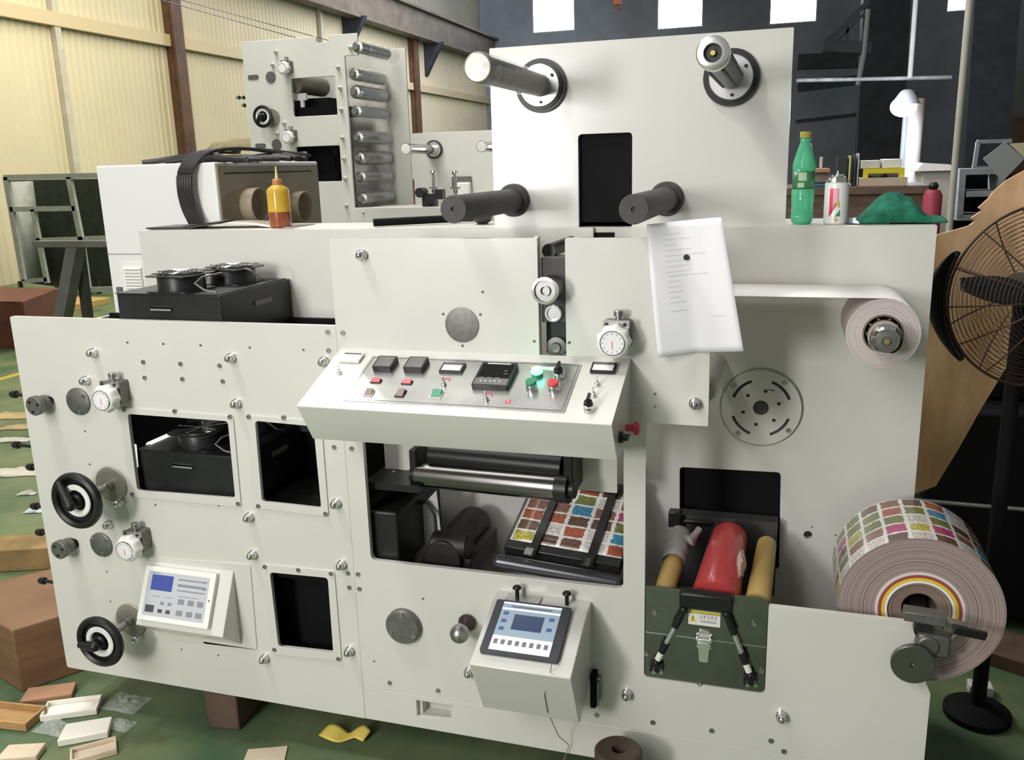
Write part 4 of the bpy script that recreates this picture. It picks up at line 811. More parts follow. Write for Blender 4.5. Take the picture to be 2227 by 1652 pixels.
pts = [(xl_, c.z+sr+.001)]+[(c.x-.10*(1-i/6), c.z+sr+.001) for i in range(6)]+[(c.x+(sr+.0012)*sin(a), c.z+(sr+.0012)*cos(a)) for a in [k*pi/14 for k in range(9)]]
va = [g.v((x, .172, z)) for x, z in pts]; vb = [g.v((x, .40, z)) for x, z in pts]
for i in range(len(pts)-1): g.f([va[i], va[i+1], vb[i+1], vb[i]])
obj('paper_strip', g, mat('white_label_stock', (.86, .83, .80), .55), T, solid=.0008)
m = FR(c.x, c.z, YB); g = G(m); g.lathe([(0, .0003), (.055, .0003), (.055, .012), (.030, .014), (.030, .335), (.027, .34), (0, .34)], 36); S_ = obj('chrome_shaft', g, DSTEEL, M)
g = G(m); g.lathe([(.024, .3405), (.028, .3405), (.036, .330), (.038, .30), (.038, .25), (.0305, .25), (.0305, .336), (.024, .3403)], 40); obj('shaft_sleeve', g, CHROME, S_)
g = G(m); g.lathe([(.0, .342), (.0235, .342), (.0235, .346), (.012, .347), (.011, .343), (0, .343)], 32); obj('shaft_face', g, GREYM, S_)
g = G(m); g.lathe([(0, .352), (.006, .352), (.0065, .3475), (0, .3475)], 8); obj('air_valve', g, BRASS, S_)
g = G(m)
for k in range(10): a = k*pi/5; x, y = cos(a)*.0345, sin(a)*.0345; g.box((x-.004, y-.004, .02), (x+.004, y+.004, .255))
obj('gripping_leaf', g, ALU, S_)
# large roll of printed labels
T = thing('label_roll', 'huge roll of printed food labels hanging at the lower right end of the press', 'label roll', (RCX, .2, RCZ-RR))
Yf, Yb = .06, .325
g = G(FR(RCX, RCZ, Yb)); g.lathe([(RR, 0), (RR, Yb-Yf)], 96); obj('printed_surface', g, PRINT, T, origin=(RCX, .2, RCZ))
g = G(FR(RCX, RCZ, Yb)); L_ = Yb-Yf; g.lathe([(RR-.0003, .0005), (RR-.0003, L_+.0006), (.103, L_+.0006), (.103, .0005), (RR-.0003, .0005)], 80); obj('wound_labels', g, ROLLSIDE2, T, origin=(RCX, .2, RCZ))
g = G(FR(RCX, RCZ, Yb)); g.lathe([(.1025, .01), (.1025, L_+.0012), (.095, L_+.0012), (.095, .01), (.1025, .01)], 64); obj('pale_inner_layer', g, ringmat('pale_wound_paper', (.60, .52, .50), (.74, .68, .66), 300), T, origin=(RCX, .2, RCZ))
g = G(FR(RCX, RCZ, Yb)); g.lathe([(.0945, .01), (.0945, L_+.0016), (.088, L_+.0016), (.088, .01), (.0945, .01)], 64); obj('red_layer', g, mat('red_brown_layer', (.34, .07, .06), .6), T)
g = G(FR(RCX, RCZ, Yb)); g.lathe([(.0875, .01), (.0875, L_+.002), (.0805, L_+.002), (.0805, .01), (.0875, .01)], 64); obj('yellow_layer', g, mat('yellow_layer', (.78, .55, .03), .6), T)
g = G(FR(RCX, RCZ, Yb)); g.lathe([(.080, .01), (.080, L_+.0022), (.074, L_+.0022), (.074, .01), (.080, .01)], 64); obj('white_layer', g, PAPER, T)
g = G(FR(RCX, RCZ, Yb)); g.lathe([(.0735, .01), (.0735, L_-.004), (.040, L_-.012), (.040, .01), (.0735, .01)], 64); obj('cardboard_core', g, ringmat('brown_core_rings', (.16, .11, .08), (.33, .24, .19), 200), T, origin=(RCX, .2, RCZ))
g = G(FR(RCX, RCZ, YB)); g.lathe([(0, 0.0003), (.06, .0003), (.06, .02), (0, .02)], 40); obj('roll_backstop', g, GREYM, M)
# ------------------------------------------------------------ rolls lying in the drawer
def rod(name, label, cat, p0, p1, r, m, grp=None, r1=None, cap=.006):
    g = G(); d = (V(p1)-V(p0)); L = d.length; g.cyl(p0, p1, r, prof=[(0, 0), (r-cap, 0), (r-cap*.3, cap*.3), (r, cap), (r1 or r, L-cap), ((r1 or r)-cap*.3, L-cap*.3), ((r1 or r)-cap, L), (0, L)], seg=30)
    return tag(obj(name, g, m), label, cat, grp)
RFOAM = mat('red_film_wrap', (.47, .055, .055), .28, bump=.35, bs=18, coat=.5, var=.08)
TAN = mat('tan_cardboard_tube', (.40, .27, .085), .5, var=.08, vs=10, bump=.1)
GFILM = mat('grey_film', (.36, .34, .33), .3, bump=.8, bs=30)
def cylp(px0, Y0, px1, Y1): return at(*px0, Y0), at(*px1, Y1)
A_, B_ = cylp((1555, 1305), .035, (1588, 1160), .30); rod('film_roll', 'red film-wrapped roll lying in the steel tray between the two tan tubes', 'roll', A_, B_, .062, RFOAM, r1=.050, cap=.018)
A_, B_ = cylp((1648, 1310), .035, (1668, 1180), .30); rod('cardboard_tube', 'tan cardboard tube right of the red roll in the steel tray', 'tube', A_, B_, .032, TAN, r1=.026, cap=.006)
A_, B_ = cylp((1444, 1290), .035, (1466, 1215), .13); rod('cardboard_tube', 'tan tube with grey film over its far end, left of the red roll', 'tube', A_, B_, .027, TAN, cap=.003)
def crumple(g, c, rx, ry, rz, seed, n=16, amp=.35):
    c = V(c)
    def fn(u, v):
        a = u*2*pi; b = v*pi; d = V((sin(b)*cos(a), sin(b)*sin(a), cos(b))); k = 1+amp*noise.noise(d*2.2+V((seed, seed*1.7, 0)))+amp*.5*noise.noise(d*6+V((0, seed, seed)))
        return c+V((d.x*rx*k, d.y*ry*k, d.z*rz*k))
    g.grid(fn, n, n//2+2)
g = G(); B1_ = at(1466, 1215, .13); C1_ = at(1478, 1165, .25); g.cyl(B1_+V((0, -.012, .0)), C1_, .031, prof=[(.0285, -.01), (.031, .0), (.029, .02), (.034, .05), (.026, .08), (.036, .11), (.030, .14), (0, .15)], seg=20); g.tube([C1_+V((0, -.02, 0)), at(1505, 1175, .2), at(1520, 1150, .24)], [.02, .016, .010], 10)
tag(obj('film_wrapping', g, GFILM), 'crumpled grey film pulled over the left tan tube in the tray', 'film')
g = G(); crumple(g, at(1612, 1225, .12), .012, .045, .035, 3.3); tag(obj('film_scrap', g, mat('pale_pink_film', (.55, .40, .36), .2, coat=.6, bump=.6, bs=40)), 'pale clear film bunched at the right side of the red roll', 'film')
# ------------------------------------------------------------ things standing on the top cover
ZC = zt+.0006
GB = mat('green_pet', (.16, .72, .42), .12, trans=.35, ior=1.12, coat=.5); GB2 = mat('dark_green_label', (.05, .22, .08), .4, var=.3, vs=40); CAPY = mat('yellow_green_cap', (.42, .40, .05), .4)
o = at(1743, 487, .50); bs = (zt-at(1743, 487, .50).z); sc = 1.02; T = thing('soda_bottle', 'green plastic soda bottle with yellow-green cap standing beside the tall plate', 'bottle', (o.x, .50, ZC))
m = Matrix.Translation((o.x, .50, ZC)) @ Matrix.Diagonal((1, 1, 1, 1))
g = G(m); g.lathe([(0, .004), (.014, .001), (.022, .0), (.027, .006), (.0295, .014), (.030, .022), (.0285, .030), (.030, .036), (.029, .050), (.030, .062), (.030, .092), (.0285, .094), (.0285, .143), (.030, .146), (.0305, .155), (.029, .166), (.024, .185), (.018, .205), (.0135, .216), (.0125, .222), (.0155, .224), (.0125, .227), (.0125, .229), (0, .229)], 36); obj('bottle_body', g, GB, T)
g = G(m); g.lathe([(.0291, .095), (.0293, .142)], 36); obj('bottle_label', g, GB2, T, solid=.0004)
g = G(m); g.mi = 0; M0 = g.M; g.M = m @ Matrix.Rotation(-.05, 4, 'Z')
g.grid(lambda u, v: V((.0299*sin(-.45+u*.75), -.0299*cos(-.45+u*.75), .117+v*.022)), 8, 2); g.grid(lambda u, v: V((.0299*sin(-.5+u*.6), -.0299*cos(-.5+u*.6), .099+v*.013)), 8, 2); obj('pale_label_print', g, mat('pale_green_print', (.45, .62, .42), .5), T)
g = G(m); g.lathe([(.0142, .2295), (.015, .230), (.015, .244), (.0135, .246), (0, .246)], 24); obj('bottle_cap', g, CAPY, T)
g = G(m); g.lathe([(0, .0035), (.021, .003), (.0275, .010), (.0282, .020), (0, .020)], 30); obj('lemonade_dregs', g, mat('yellow_green_liquid', (.40, .75, .08), .1, emit=0), T)
o = at(1816, 486, .50); T = thing('spray_can', 'white aerosol can with red stripe and steel top standing right of the green bottle', 'spray can', (o.x, .50, ZC)); m = Matrix.Translation((o.x, .50, ZC)) @ Matrix.Scale(.97, 4)
RC = .0325
g = G(m); g.lathe([(0, .003), (.026, .003), (.030, .0), (RC, .003), (RC, .110), (.0315, .1125), (.030, .113)], 40); obj('can_body', g, mat('white_can', (.80, .79, .77), .28, coat=.5), T)
g = G(m); g.lathe([(.030, .1132), (.0315, .115), (.027, .121), (.021, .128), (.0165, .130), (.0165, .133), (.013, .134), (.011, .131), (0, .131)], 36); obj('can_dome', g, CHROME, T)
g = G(m); g.lathe([(0, .146), (.0018, .146), (.0022, .138), (.005, .137), (.005, .1315), (0, .1315)], 12); obj('valve_stem', g, ALU, T)
yaw = -.15
def wrap(g, a0, a1, z0, z1, r=RC+.0004, zt0=None, n=8): g.grid(lambda u, v: V((r*sin(a0+u*(a1-a0)), -r*cos(a0+u*(a1-a0)), z0*(1-u)*(1-v)+(zt0 if zt0 is not None else z0)*u*(1-v)+z1*v)), n, 3)
g = G(m); g.mi = 0; wrap(g, -.62, -.34, .020, .098, zt0=.033); g.mi = 1; wrap(g, -.34, .12, .033, .098, zt0=.060)
g.mi = 2; wrap(g, .02, .22, .050, .064, RC+.0007, zt0=.046); wrap(g, -.16, .10, .014, .020, RC+.0007, zt0=.020); g.mi = 3; wrap(g, -.08, .14, .007, .014, RC+.0007, zt0=.012); g.mi = 4; wrap(g, -.12, .28, .021, .0225, RC+.0009, zt0=.041)
obj('can_print', g, [PINK, mat('pale_pink_print', (.80, .30, .34), .4), mat('lime_print', (.50, .58, .05), .4), mat('orange_red_print', (.75, .16, .06), .4), GREEN], T, solid=.0003, recalc=False)
cu = bpy.data.curves.new('t', 'FONT'); cu.body = 'RECIOVE'; cu.size = .0145; cu.extrude = 0; t = bpy.data.objects.new('t', cu); COL.objects.link(t)
me = bpy.data.meshes.new_from_object(t.evaluated_get(bpy.context.evaluated_depsgraph_get())); bpy.data.objects.remove(t)
g = G(); g.bm.from_mesh(me)
for v in g.bm.verts:
    x, y = v.co.x, v.co.y; a = -.02-y/RC+.08; r = RC+.0012; z = .060+x*.60; v.co = m @ V((r*sin(a), -r*cos(a), z))
obj('can_lettering', g, PAPER, T)
# green cloth on a thin tray
GC = mat('green_towel_cloth', (.008, .12, .07), .95, var=.35, vs=30, bump=.8, bs=300)
a0 = at(1865, 487, .55); a1 = at(2048, 487, .55)
def cl_(u, v):
    x = a0.x+(a1.x-a0.x)*u; y = .455+v*.20
    prof_ = max(0, sin(pi*min(1, max(0, (u-.02)/.80))))**.8*.068 if u < .82 else 0
    ed = sin(pi*min(1, max(0, v)))**.45
    z = ZC+.004+prof_*ed*(1+.25*noise.noise(V((u*5, v*3, 1))))+.006*noise.noise(V((u*9, v*9, 3)))*ed+.008*(u > .78)*ed
    return V((x, y, z))
g = G(); g.grid(cl_, 40, 18); tag(obj('green_cloth', g, GC, solid=.003), 'crumpled dark green towel cloth on the right end of the press top', 'cloth')
g = G(); b0 = at(1838, 487, .5); g.box((b0.x, .46, ZC), (b0.x+.11, .70, ZC+.0035)); tag(obj('glass_sheet', g, mat('dark_green_glass', (.02, .06, .04), .1, coat=.6)), 'thin dark green sheet lying between the spray can and the green cloth', 'glass sheet')
# amber squeeze bottle
o = at(610, 481, .52); S_ = .97; T = thing('squeeze_bottle', 'amber squeeze bottle with thin nozzle half full of brown oil, on the press top', 'bottle', (o.x, .52, ZC)); m = Matrix.Translation((o.x, .52, ZC))
AMB = mat('amber_plastic', (.75, .47, .06), .18, trans=.25, ior=1.15, coat=.6, var=.1); OIL = mat('brown_oil', (.26, .07, .025), .2, coat=.6, var=.15)
g = G(m); g.lathe([(.0365, .0515), (.037, .116), (.036, .122), (.030, .130), (.018, .138), (.015, .140), (.0, .140)], 36); obj('bottle_body', g, AMB, T)
g = G(m); g.lathe([(0, .002), (.030, .0), (.036, .005), (.0365, .012), (.0365, .051), (0, .051)], 36); obj('oil', g, OIL, T)
g = G(m); g.lathe([(.0, .1405), (.016, .1405), (.016, .154), (.012, .158), (0, .158)], 20); obj('screw_cap', g, mat('orange_brown_cap', (.48, .20, .07), .4), T)
g = G(m); g.lathe([(0, .1585), (.006, .1585), (.004, .175), (.0025, .197), (0, .198)], 12); obj('nozzle', g, mat('pale_amber_nozzle', (.70, .60, .25), .4), T)
# bent trim strip and black rubber bar on the cover
g = G(); a0 = at(330, 489, .47); a1 = at(640, 482, .52)
def st(u, v): x = a0.x+(a1.x-a0.x)*(u); return V((x, .45+v*.16+.05*u, ZC+.0015+.020*max(0, sin(pi*(u-.25)/.62))*(1-abs(v-.5)*.5) if u > .25 else ZC+.0015))
g.grid(st, 30, 4); tag(obj('bent_trim_strip', g, [mat('beige_laminate', (.50, .44, .34), .3, coat=.5)], solid=.002), 'bent beige trim strip lying across the press top below the amber bottle', 'trim strip')
g = G(); g.grid(lambda u, v: st(u*.52, v)+V((0, -.012, .004)), 20, 4); tag(obj('black_strip', g, BLACK, solid=.004), 'thin black rubber strip lying on the left end of the press top', 'strip')
g = G(); a_ = at(812, 477, .50); b_ = at(985, 463, .72); a_.z = ZC+.014; b_.z = ZC+.016; g.cyl(a_, V((b_.x+.10, .70, b_.z)), .0125, seg=14); tag(obj('black_rubber_tube', g, BLACKM), 'straight black rubber tube lying on the press top in front of the second press', 'tube')
p = at(1040, 472, .56); g = G(); g.lathe([(0, .0), (.014, .0), (.03, .012), (.034, .026), (.03, .034), (0, .036)], 24, (p.x, .60, ZC)); tag(obj('small_dark_bowl', g, DSTEEL), 'small dark round cup under the lower left grey rubber shaft', 'cup')
# ------------------------------------------------------------ control cabinet behind, with cable bundle
xa, xb = -2.593, -2.053
T = thing('control_cabinet', 'tall white sheet-metal cabinet with round pipe stubs on its side, behind the press', 'cabinet', (-2.3, 1.2, 0))
g = G().box((xa, .80, 0.0), (xb, 1.57, 1.815)); obj('cabinet_body', g, WHITEP, T, bevel=.006)
SIDE = mat('beige_side_panel', (.40, .325, .23), .75, var=.06, vs=60)
g = G().box((xb+.0005, .81, 0.01), (xb+.004, 1.56, 1.80)); obj('side_panel', g, SIDE, T)
q = onp(650, 372, (xb, 0, 0), V((1, 0, 0))).z
g = G().box((xb+.0045, .85, q-.003), (xb+.0055, 1.50, q+.001)); obj('side_slit', g, BLACKM, T)
for px, py in ((540, 445), (640, 450)):
    o = onp(px, py, (xb, 0, 0), V((1, 0, 0))); g = G(Matrix(((0, 0, 1, xb+.004), (0, 1, 0, o.y), (-1, 0, 0, o.z), (0, 0, 0, 1)))); g.lathe([(.066, .0), (.066, .05), (.063, .053), (.061, .05), (.061, .003), (0, .003), (0, 0), (.066, 0)], 36); obj('pipe_stub', g, SIDE, T)
q = at(300, 612, .80); g = G()
for k in range(9): g.hexa([(q.x-.055, .785, q.z-.05+k*.0125), (q.x+.03, .785, q.z-.05+k*.0125), (q.x+.03, .799, q.z-.05+k*.0125), (q.x-.055, .799, q.z-.05+k*.0125), (q.x-.055, .787, q.z-.045+k*.0125), (q.x+.03, .787, q.z-.045+k*.0125), (q.x+.03, .799, q.z-.042+k*.0125), (q.x-.055, .799, q.z-.042+k*.0125)])
g.box((q.x-.065, .7965, q.z-.06), (q.x+.04, .7995, q.z+.075)); obj('louvre', g, WHITE, T)
zz = at(230, 552, .80).z; g = G().box((xa+.001, .7985, zz-.001), (xb-.001, .7997, zz+.001)); obj('door_gap', g, GREY, T)
g = G(); q = at(262, 630, .80); g.box((q.x-.012, .79, q.z-.012), (q.x+.012, .7995, q.z+.012)); obj('cabinet_plate', g, GREY, T)
CAB = mat('black_cable_sheath', (.030, .028, .030), .45, var=.3)
g = G()
def cat(P_, n=6):
    out = []; Q = [P_[0]]+P_+[P_[-1]]
    for i in range(1, len(Q)-2):
        a, b, c, d = Q[i-1:i+3]
        for k in range(n):
            t = k/n; out.append(.5*((2*b)+(c-a)*t+(2*a-5*b+4*c-d)*t*t+(3*b-a-3*c+d)*t**3))
    return out+[P_[-1]]
for k in range(6):
    ox = k*.011-.075
    g.tube(cat([V((-1.92-.015*k, 1.28, 1.835+.004*(k % 3))), V((-2.0, 1.14+.02*k, 1.850)), V((-2.09-ox*.5, .98+.012*k, 1.866)), V((-2.17-ox, .83, 1.850)), V((-2.205-ox, .772, 1.79)), V((-2.215-ox, .764, 1.72)), V((-2.205-ox, .764, 1.65)), V((-2.175-ox, .762, 1.58)), V((-2.165-ox, .77, 1.50))]), .0068, 7)
tag(obj('cable_bundle', g, CAB), 'flat black cable bundle hanging down over the front of the white cabinet', 'cable')
g = G(); random.seed(5)
for k in range(7):
    y_ = .86+k*.055; g.tube([V((-2.42+.03*k+.5*t*(1-.04*k), y_+.05*sin(t*5+k), 1.823+.012*(1+sin(t*4+k))*sin(pi*t))) for t in [i/12 for i in range(13)]], .011, 7)
tag(obj('coiled_hose', g, CAB), 'loops of black hose heaped on top of the white cabinet', 'hose')
# ------------------------------------------------------------ second press behind
YT = 3.9; YTB = 4.5
T2 = thing('second_label_press', 'smaller-looking cream press with roller tower standing behind the white cabinet', 'printing press', (at(650, 300, YT).x, YT+.3, 0))
tx0 = at(535, 210, YT).x; tx1 = at(760, 280, YT).x+.0; tzt = at(650, 80, YT).z
XA = pxz([(524, 90), (686, 79), (686, 93), (714, 93), (714, 76), (776, 71), (776, 120), (749, 122), (765, 475)], YT)
W1 = pxz([(632, 168), (729, 165), (734, 252), (637, 254)], YT); W2 = pxz([(643, 318), (739, 316), (744, 398), (640, 396)], YT); W3 = pxz([(690, 462), (749, 462), (749, 520), (690, 520)], YT)
def bbp(P, r=.01): xs = [p[0] for p in P]; zs = [p[1] for p in P]; a, b = sorted(xs)[1], sorted(xs)[-2]; c, d = sorted(zs)[1], sorted(zs)[-2]; return rpoly([(a, c), (b, c), (b, d), (a, d)], r)
xL, xn0, xn1, xt1, xr = XA[0][0], XA[1][0], XA[3][0], XA[5][0], XA[7][0]
zA, zn, zs = (XA[1][1]+XA[4][1])/2, XA[2][1], XA[6][1]
g = G(FR(0, 0, YT)); g.prism([(xL, .2), (xr, .2), (xr, zs), (xt1, zs), (xt1, zA), (xn1, zA), (xn1, zn), (xn0, zn), (xn0, zA), (xL, zA)], [bbp(W1), bbp(W2)], -.02, 0); obj('front_plate', g, CREAM2, T2, bevel=.003)
g = G(FR(0, 0, YTB)); g.prism([(xL+.02, .2), (xt1+.10, .2), (xt1+.10, zA-.04), (xL+.02, zA-.04)], (), -.02, 0); obj('rear_plate', g, CREAM2, T2, bevel=.003)
g = G().box((xL+.02, YT+.021, .3), (xL+.04, YTB-.001, zA-.1)); obj('end_plate', g, BLACKM, T2); g = G().box((xL+.1, YT+.1, 0), (xL+.3, YT+.3, .2)).box((xr-.3, YT+.1, 0), (xr-.1, YT+.3, .2)).box((xL+.1, YT-.02, .18), (xr-.1, YTB+.02, .22)); obj('machine_foot', g, DSTEEL, T2)
g = G().box((xL+.1, YT+.25, .3), (xr-.28, YTB-.05, zA-.4)).box((xL+.1, YT+.1, bbp(W1)[0][1]+.0), (xr-.1, YTB-.05, bbp(W1)[0][1]+.06)); obj('inner_dark_unit', g, BLACKM, T2)
g = G(); o = at(665, 185, YT+.25); g.cyl((o.x, YT+.08, o.z), (o.x, YTB-.1, o.z), .07, seg=24); obj('ink_roller', g, mat('olive_grey_roller', (.16, .14, .11), .5), T2)
g = G(); o = at(655, 212, YT+.1); g.box((o.x-.06, YT+.1, o.z-.02), (o.x+.04, YT+.12, o.z+.03)).box((o.x-.01, YT+.1, o.z-.07), (o.x+.015, YT+.12, o.z-.02)); o = at(650, 340, YT+.1); g.box((o.x-.06, YT+.1, o.z+.01), (o.x+.06, YT+.12, o.z+.035)); obj('white_bracket', g, WHITE, T2)
for k, py in enumerate((105, 158, 197, 240, 298, 343, 385, 432)):
    o = at(778, py, YT+.0); zz = o.z; xx = xr+.035 if k else xt1+.03
    g = G(); g.cyl((xx, YT+.025 if k else YT-.1, zz), (xx, YTB-.003, zz), .047, seg=20, prof=[(0, 0), (.022, 0), (.022, .03), (.040, .035)]+[(.040+.004*((i*3+k) % 3), .05+i*.035) for i in range(14)]+[(.022, .55), (0, .56)] if True else None)
    r_ = obj('tower_roller', g, STEEL, T2)
    g = G(); g.cyl((xx, YT+.04, zz), (xx, YTB-.03, zz), .05, seg=16, prof=[(.047+.006*((i*5+k) % 3), i*.045) for i in range(12)]); obj('plastic_wrap', g, FILM, r_)
for a_, b_ in ((601, 113), (594, 141), (763, 104), (736, 147), (741, 192), (743, 239), (746, 300), (749, 345), (752, 389), (754, 447), (793, 462), (604, 290), (619, 268)): inst(NUT, 'dome_nut', T2, at(a_, b_, YT), (pi/2, 0, 0))
for a_, b_ in ((521, 212), (531, 212), (533, 229)): inst(NUT, 'dome_nut', T2, at(a_, b_, YT+.1), (0, -pi/2, 0))
gauge(628, 148, YT, 1.15, T2); gauge(637, 297, YT, 1.15, T2)
wheel(592, 255, .070, .12, 3.9, 1.15, YT, T2)
for px, py in ((589, 168), (602, 315)):
    p = at(px, py, YT); g = G(FR(p.x, p.z, YT)); g.lathe([(0, .006), (.040, .006), (.042, .0004), (0, .0004)], 30); obj('bearing_cover', g, GREYM, T2)
for px, py in ((551, 168), (567, 317)):
    p = at(px, py, YT); g = G(FR(p.x, p.z, YT)); g.prism(rpoly([(-.045, -.017), (.045, -.017), (.045, .017), (-.045, .017)], .016), (), .0003, .004); obj('slot_cover', g, GREYM, T2)
# its rail, upper plate and shafts
YU = 4.35; p0 = at(895, 290, YU); zb_ = at(900, 450, YU).z
g = G(FR(0, 0, YU)); g.prism([(p0.x, zb_-.9), (-.62, zb_-.9), (-.62, p0.z), (p0.x, p0.z)], (), -.02, 0); obj('upper_plate', g, CREAM, T2, bevel=.003)
g = G(); za = at(760, 452, YT).z; g.box((xr+.001, YT-.02, .2), (-.62, YT, za)).box((xr, YT, za-.02), (-.62, YU-.001, za)); obj('bed_rail', g, CREAM2, T2, bevel=.003)
def shaft2(bx, by, fx, fy, r, m=CHROME):
    b = at(bx, by, YU); d = ray(fx, fy); t = (b.x-CAM.x)/d.x; f = CAM+d*t; L = max(.25, min(.75, b.y-f.y)); mm = FR(b.x, b.z, YU)
    g = G(mm); g.lathe([(0, .0003), (r*1.9, .0003), (r*1.9, .02), (r*1.5, .024), (0, .024)], 30); fl = obj('shaft_flange', g, BLACK, T2); g = G(mm); g.lathe([(0, .0245), (r*1.6, .0245), (r*1.5, .035), (0, .035)], 30); obj('flange_ring', g, ALU, fl)
    g = G(mm); g.lathe([(0, .0355), (r, .0355), (r, L-.03), (r*1.1, L-.025), (r*1.1, L), (0, L)], 30); s_ = obj('paper_shaft', g, m, T2); g = G(mm); g.lathe([(0, L+.0005), (r*1.0, L+.0005), (r*.5, L+.002), (0, L+.001)], 24); obj('end_cap', g, WHITE, s_)
shaft2(945, 325, 882, 319, .036); shaft2(1088, 320, 1047, 315, .036)
for px in (945, 992):
    p = at(px, 435, YT+.1); zt_ = at(px, 380, YT+.1).z; g = G(); g.cyl((p.x, YT+.1, za+.0), (p.x, YT+.1, zt_), .011).box((p.x-.035, YT+.085, zt_-.10), (p.x+.035, YT+.115, zt_-.085)).lathe([(0, .03), (.018, .03), (.026, .015), (.018, 0), (0, 0)], 14, (p.x, YT+.1, zt_)).lathe([(0, .02), (.018, .02), (.018, 0), (0, 0)], 14, (p.x, YT+.1, zt_-.125)); obj('guide_post', g, CHROME, T2)
g = G(); p = at(938, 435, YT+.05); g.box((p.x-.06, YT+.02, za+.001), (p.x+.04, YT+.08, za+.09)).box((p.x+.04, YT+.02, za+.05), (p.x+.10, YT+.08, za+.12)).cyl((p.x-.07, YT+.0, za+.10), (p.x-.07, YT+.09, za+.10), .035).box((p.x-.03, YT-.01, za-.06), (p.x+.01, YT+.02, za+.02)); obj('sensor_head', g, DSTEEL, T2)
g = G(FR(0, 0, YU)); g.prism(bbp(pxz([(983, 383), (1027, 383), (1027, 410), (983, 410)], YU)), (), .0005, .01); g.mi = 0; obj('grey_cover', g, GREYM, T2)
g = G(); p = at(1012, 396, YU); g.box((p.x-.05, YU-.06, p.z-.11), (p.x+.055, YU-.012, p.z-.0)); obj('white_sensor_box', g, WHITE, T2, bevel=.01)
# red box, tarp bundle behind the second press
Yq = 7.0; p0, p1 = at(850, 397, Yq), at(905, 425, Yq); g = G().box((p0.x, Yq, p1.z), (p1.x, Yq+.3, p0.z)).box((p0.x-.02, Yq-.02, p0.z), (p1.x+.02, Yq+.32, p0.z+.03)).box((p0.x+.02, Yq+.02, 0), (p1.x-.02, Yq+.28, p1.z)); tag(obj('red_brown_box', g, mat('red_brown_box_paint', (.27, .085, .06), .6, var=.2), bevel=.004), 'dull red-brown lidded box standing behind the right edge of the roller tower', 'box')
Yq = 7.5; p0, p1 = at(432, 330, Yq), at(548, 283, Yq); g = G().hexa([(p0.x, Yq, 0), (p1.x, Yq, 0), (p1.x, Yq+.8, 0), (p0.x, Yq+.8, 0), (p0.x, Yq, p0.z-.05), (p1.x, Yq, p0.z-.05), (p1.x, Yq+.8, p0.z-.05), (p0.x, Yq+.8, p0.z-.05)])
n = 8
g2 = G()
def tarp(u, v): 
    x = p0.x+(p1.x-p0.x)*u; y = Yq+.8*v; return V((x+.02*noise.noise(V((u*6, v*6, 2))), y, p0.z-.04+(.19 if .08 < u else .02)*(0.2+.8*min(1, v*5, ) )*(.85+.15*u)+.04*noise.noise(V((u*5, v*4, 0)))))
g.grid(tarp, 14, 8); tag(obj('tarpaulin_bundle', g, mat('brown_tarpaulin', (.15, .13, .085), .9, var=.25, vs=8)), 'brown tarpaulin-covered stack behind the cabinet, left of the roller tower', 'tarpaulin')
# ------------------------------------------------------------ left background: steel rack frame, trestle, crate
ST = mat('grey_blue_angle_steel', (.27, .30, .29), .55, var=.12, vs=6)
YR = 9.0
def fr_(g, a, b, w, Y, dep=.05): barp(g, (a, b), Y, w, dep)
g = G()
for a, b, w in (((10, 386), (240, 381), .08), ((13, 385), (52, 610), .09), ((150, 385), (178, 525), .09), ((24, 455), (165, 453), .075), ((72, 455), (103, 615), .075), ((80, 523), (250, 517), .075), ((180, 525), (196, 640), .06), ((50, 612), (104, 607), .065), ((85, 632), (250, 628), .075)): fr_(g, a, b, w, YR)
a = at(52, 610, YR); T = thing('steel_frame_rack', 'grey angle-steel frame rack with dark panels standing against the yellow wall', 'rack', (at(130, 620, YR).x, YR, 0))
obj('steel_frame', g, ST, T)
g = G(FR(0, 0, YR+.5)); g.prism(pxz([(18, 392), (245, 388), (262, 640), (60, 615)], YR+.5), (), -.02, 0); obj('dark_panel', g, mat('dark_green_panel', (.014, .022, .016), .6, var=.4), T)
g = G(); a0, a1, a2, a3 = at(20, 395, YR+.02), at(58, 605, YR+.02), at(100, 605, YR+.48), at(70, 455, YR+.48)
g.prism; vs = [g.v(p) for p in (a0, a1, a2, V((a0.x, YR+.48, a0.z)))]; g.f(vs); obj('side_sheet', g, ST, T, solid=.01)
g = G()
for px in (30, 110, 200): p = at(px, 620, YR); g.box((p.x-.02, YR+.1, 0), (p.x+.03, YR+.15, p.z+.05))
obj('rack_foot', g, DSTEEL, T)
YZ = 3.4; T = thing('trestle', 'grey steel trestle with slanting leg standing left of the white cabinet', 'trestle', (at(150, 690, YZ).x, YZ, 0))
GT = mat('grey_trestle_steel', (.13, .125, .115), .5, var=.2)
g = G(); q0 = at(78, 525, YZ); g.box((q0.x, YZ-.04, at(150, 537, YZ).z), (at(250, 520, YZ).x+.3, YZ+.04, at(150, 523, YZ).z)); obj('trestle_beam', g, GT, T, bevel=.004)
g = G()
def leg(g, tp, bt, w): 
    tp = V(tp); bt = V(bt); g.hexa([bt+V((-w, -w, 0)), bt+V((w, -w, 0)), bt+V((w, w, 0)), bt+V((-w, w, 0)), tp+V((-w, -w, 0)), tp+V((w, -w, 0)), tp+V((w, w, 0)), tp+V((-w, w, 0))])
tp = at(165, 537, YZ); t2 = at(140, 700, YZ); dx = (t2.x-tp.x)/(tp.z-t2.z); leg(g, tp, (tp.x+dx*tp.z, YZ-.05, 0), .05); obj('leg', g, GT, T)
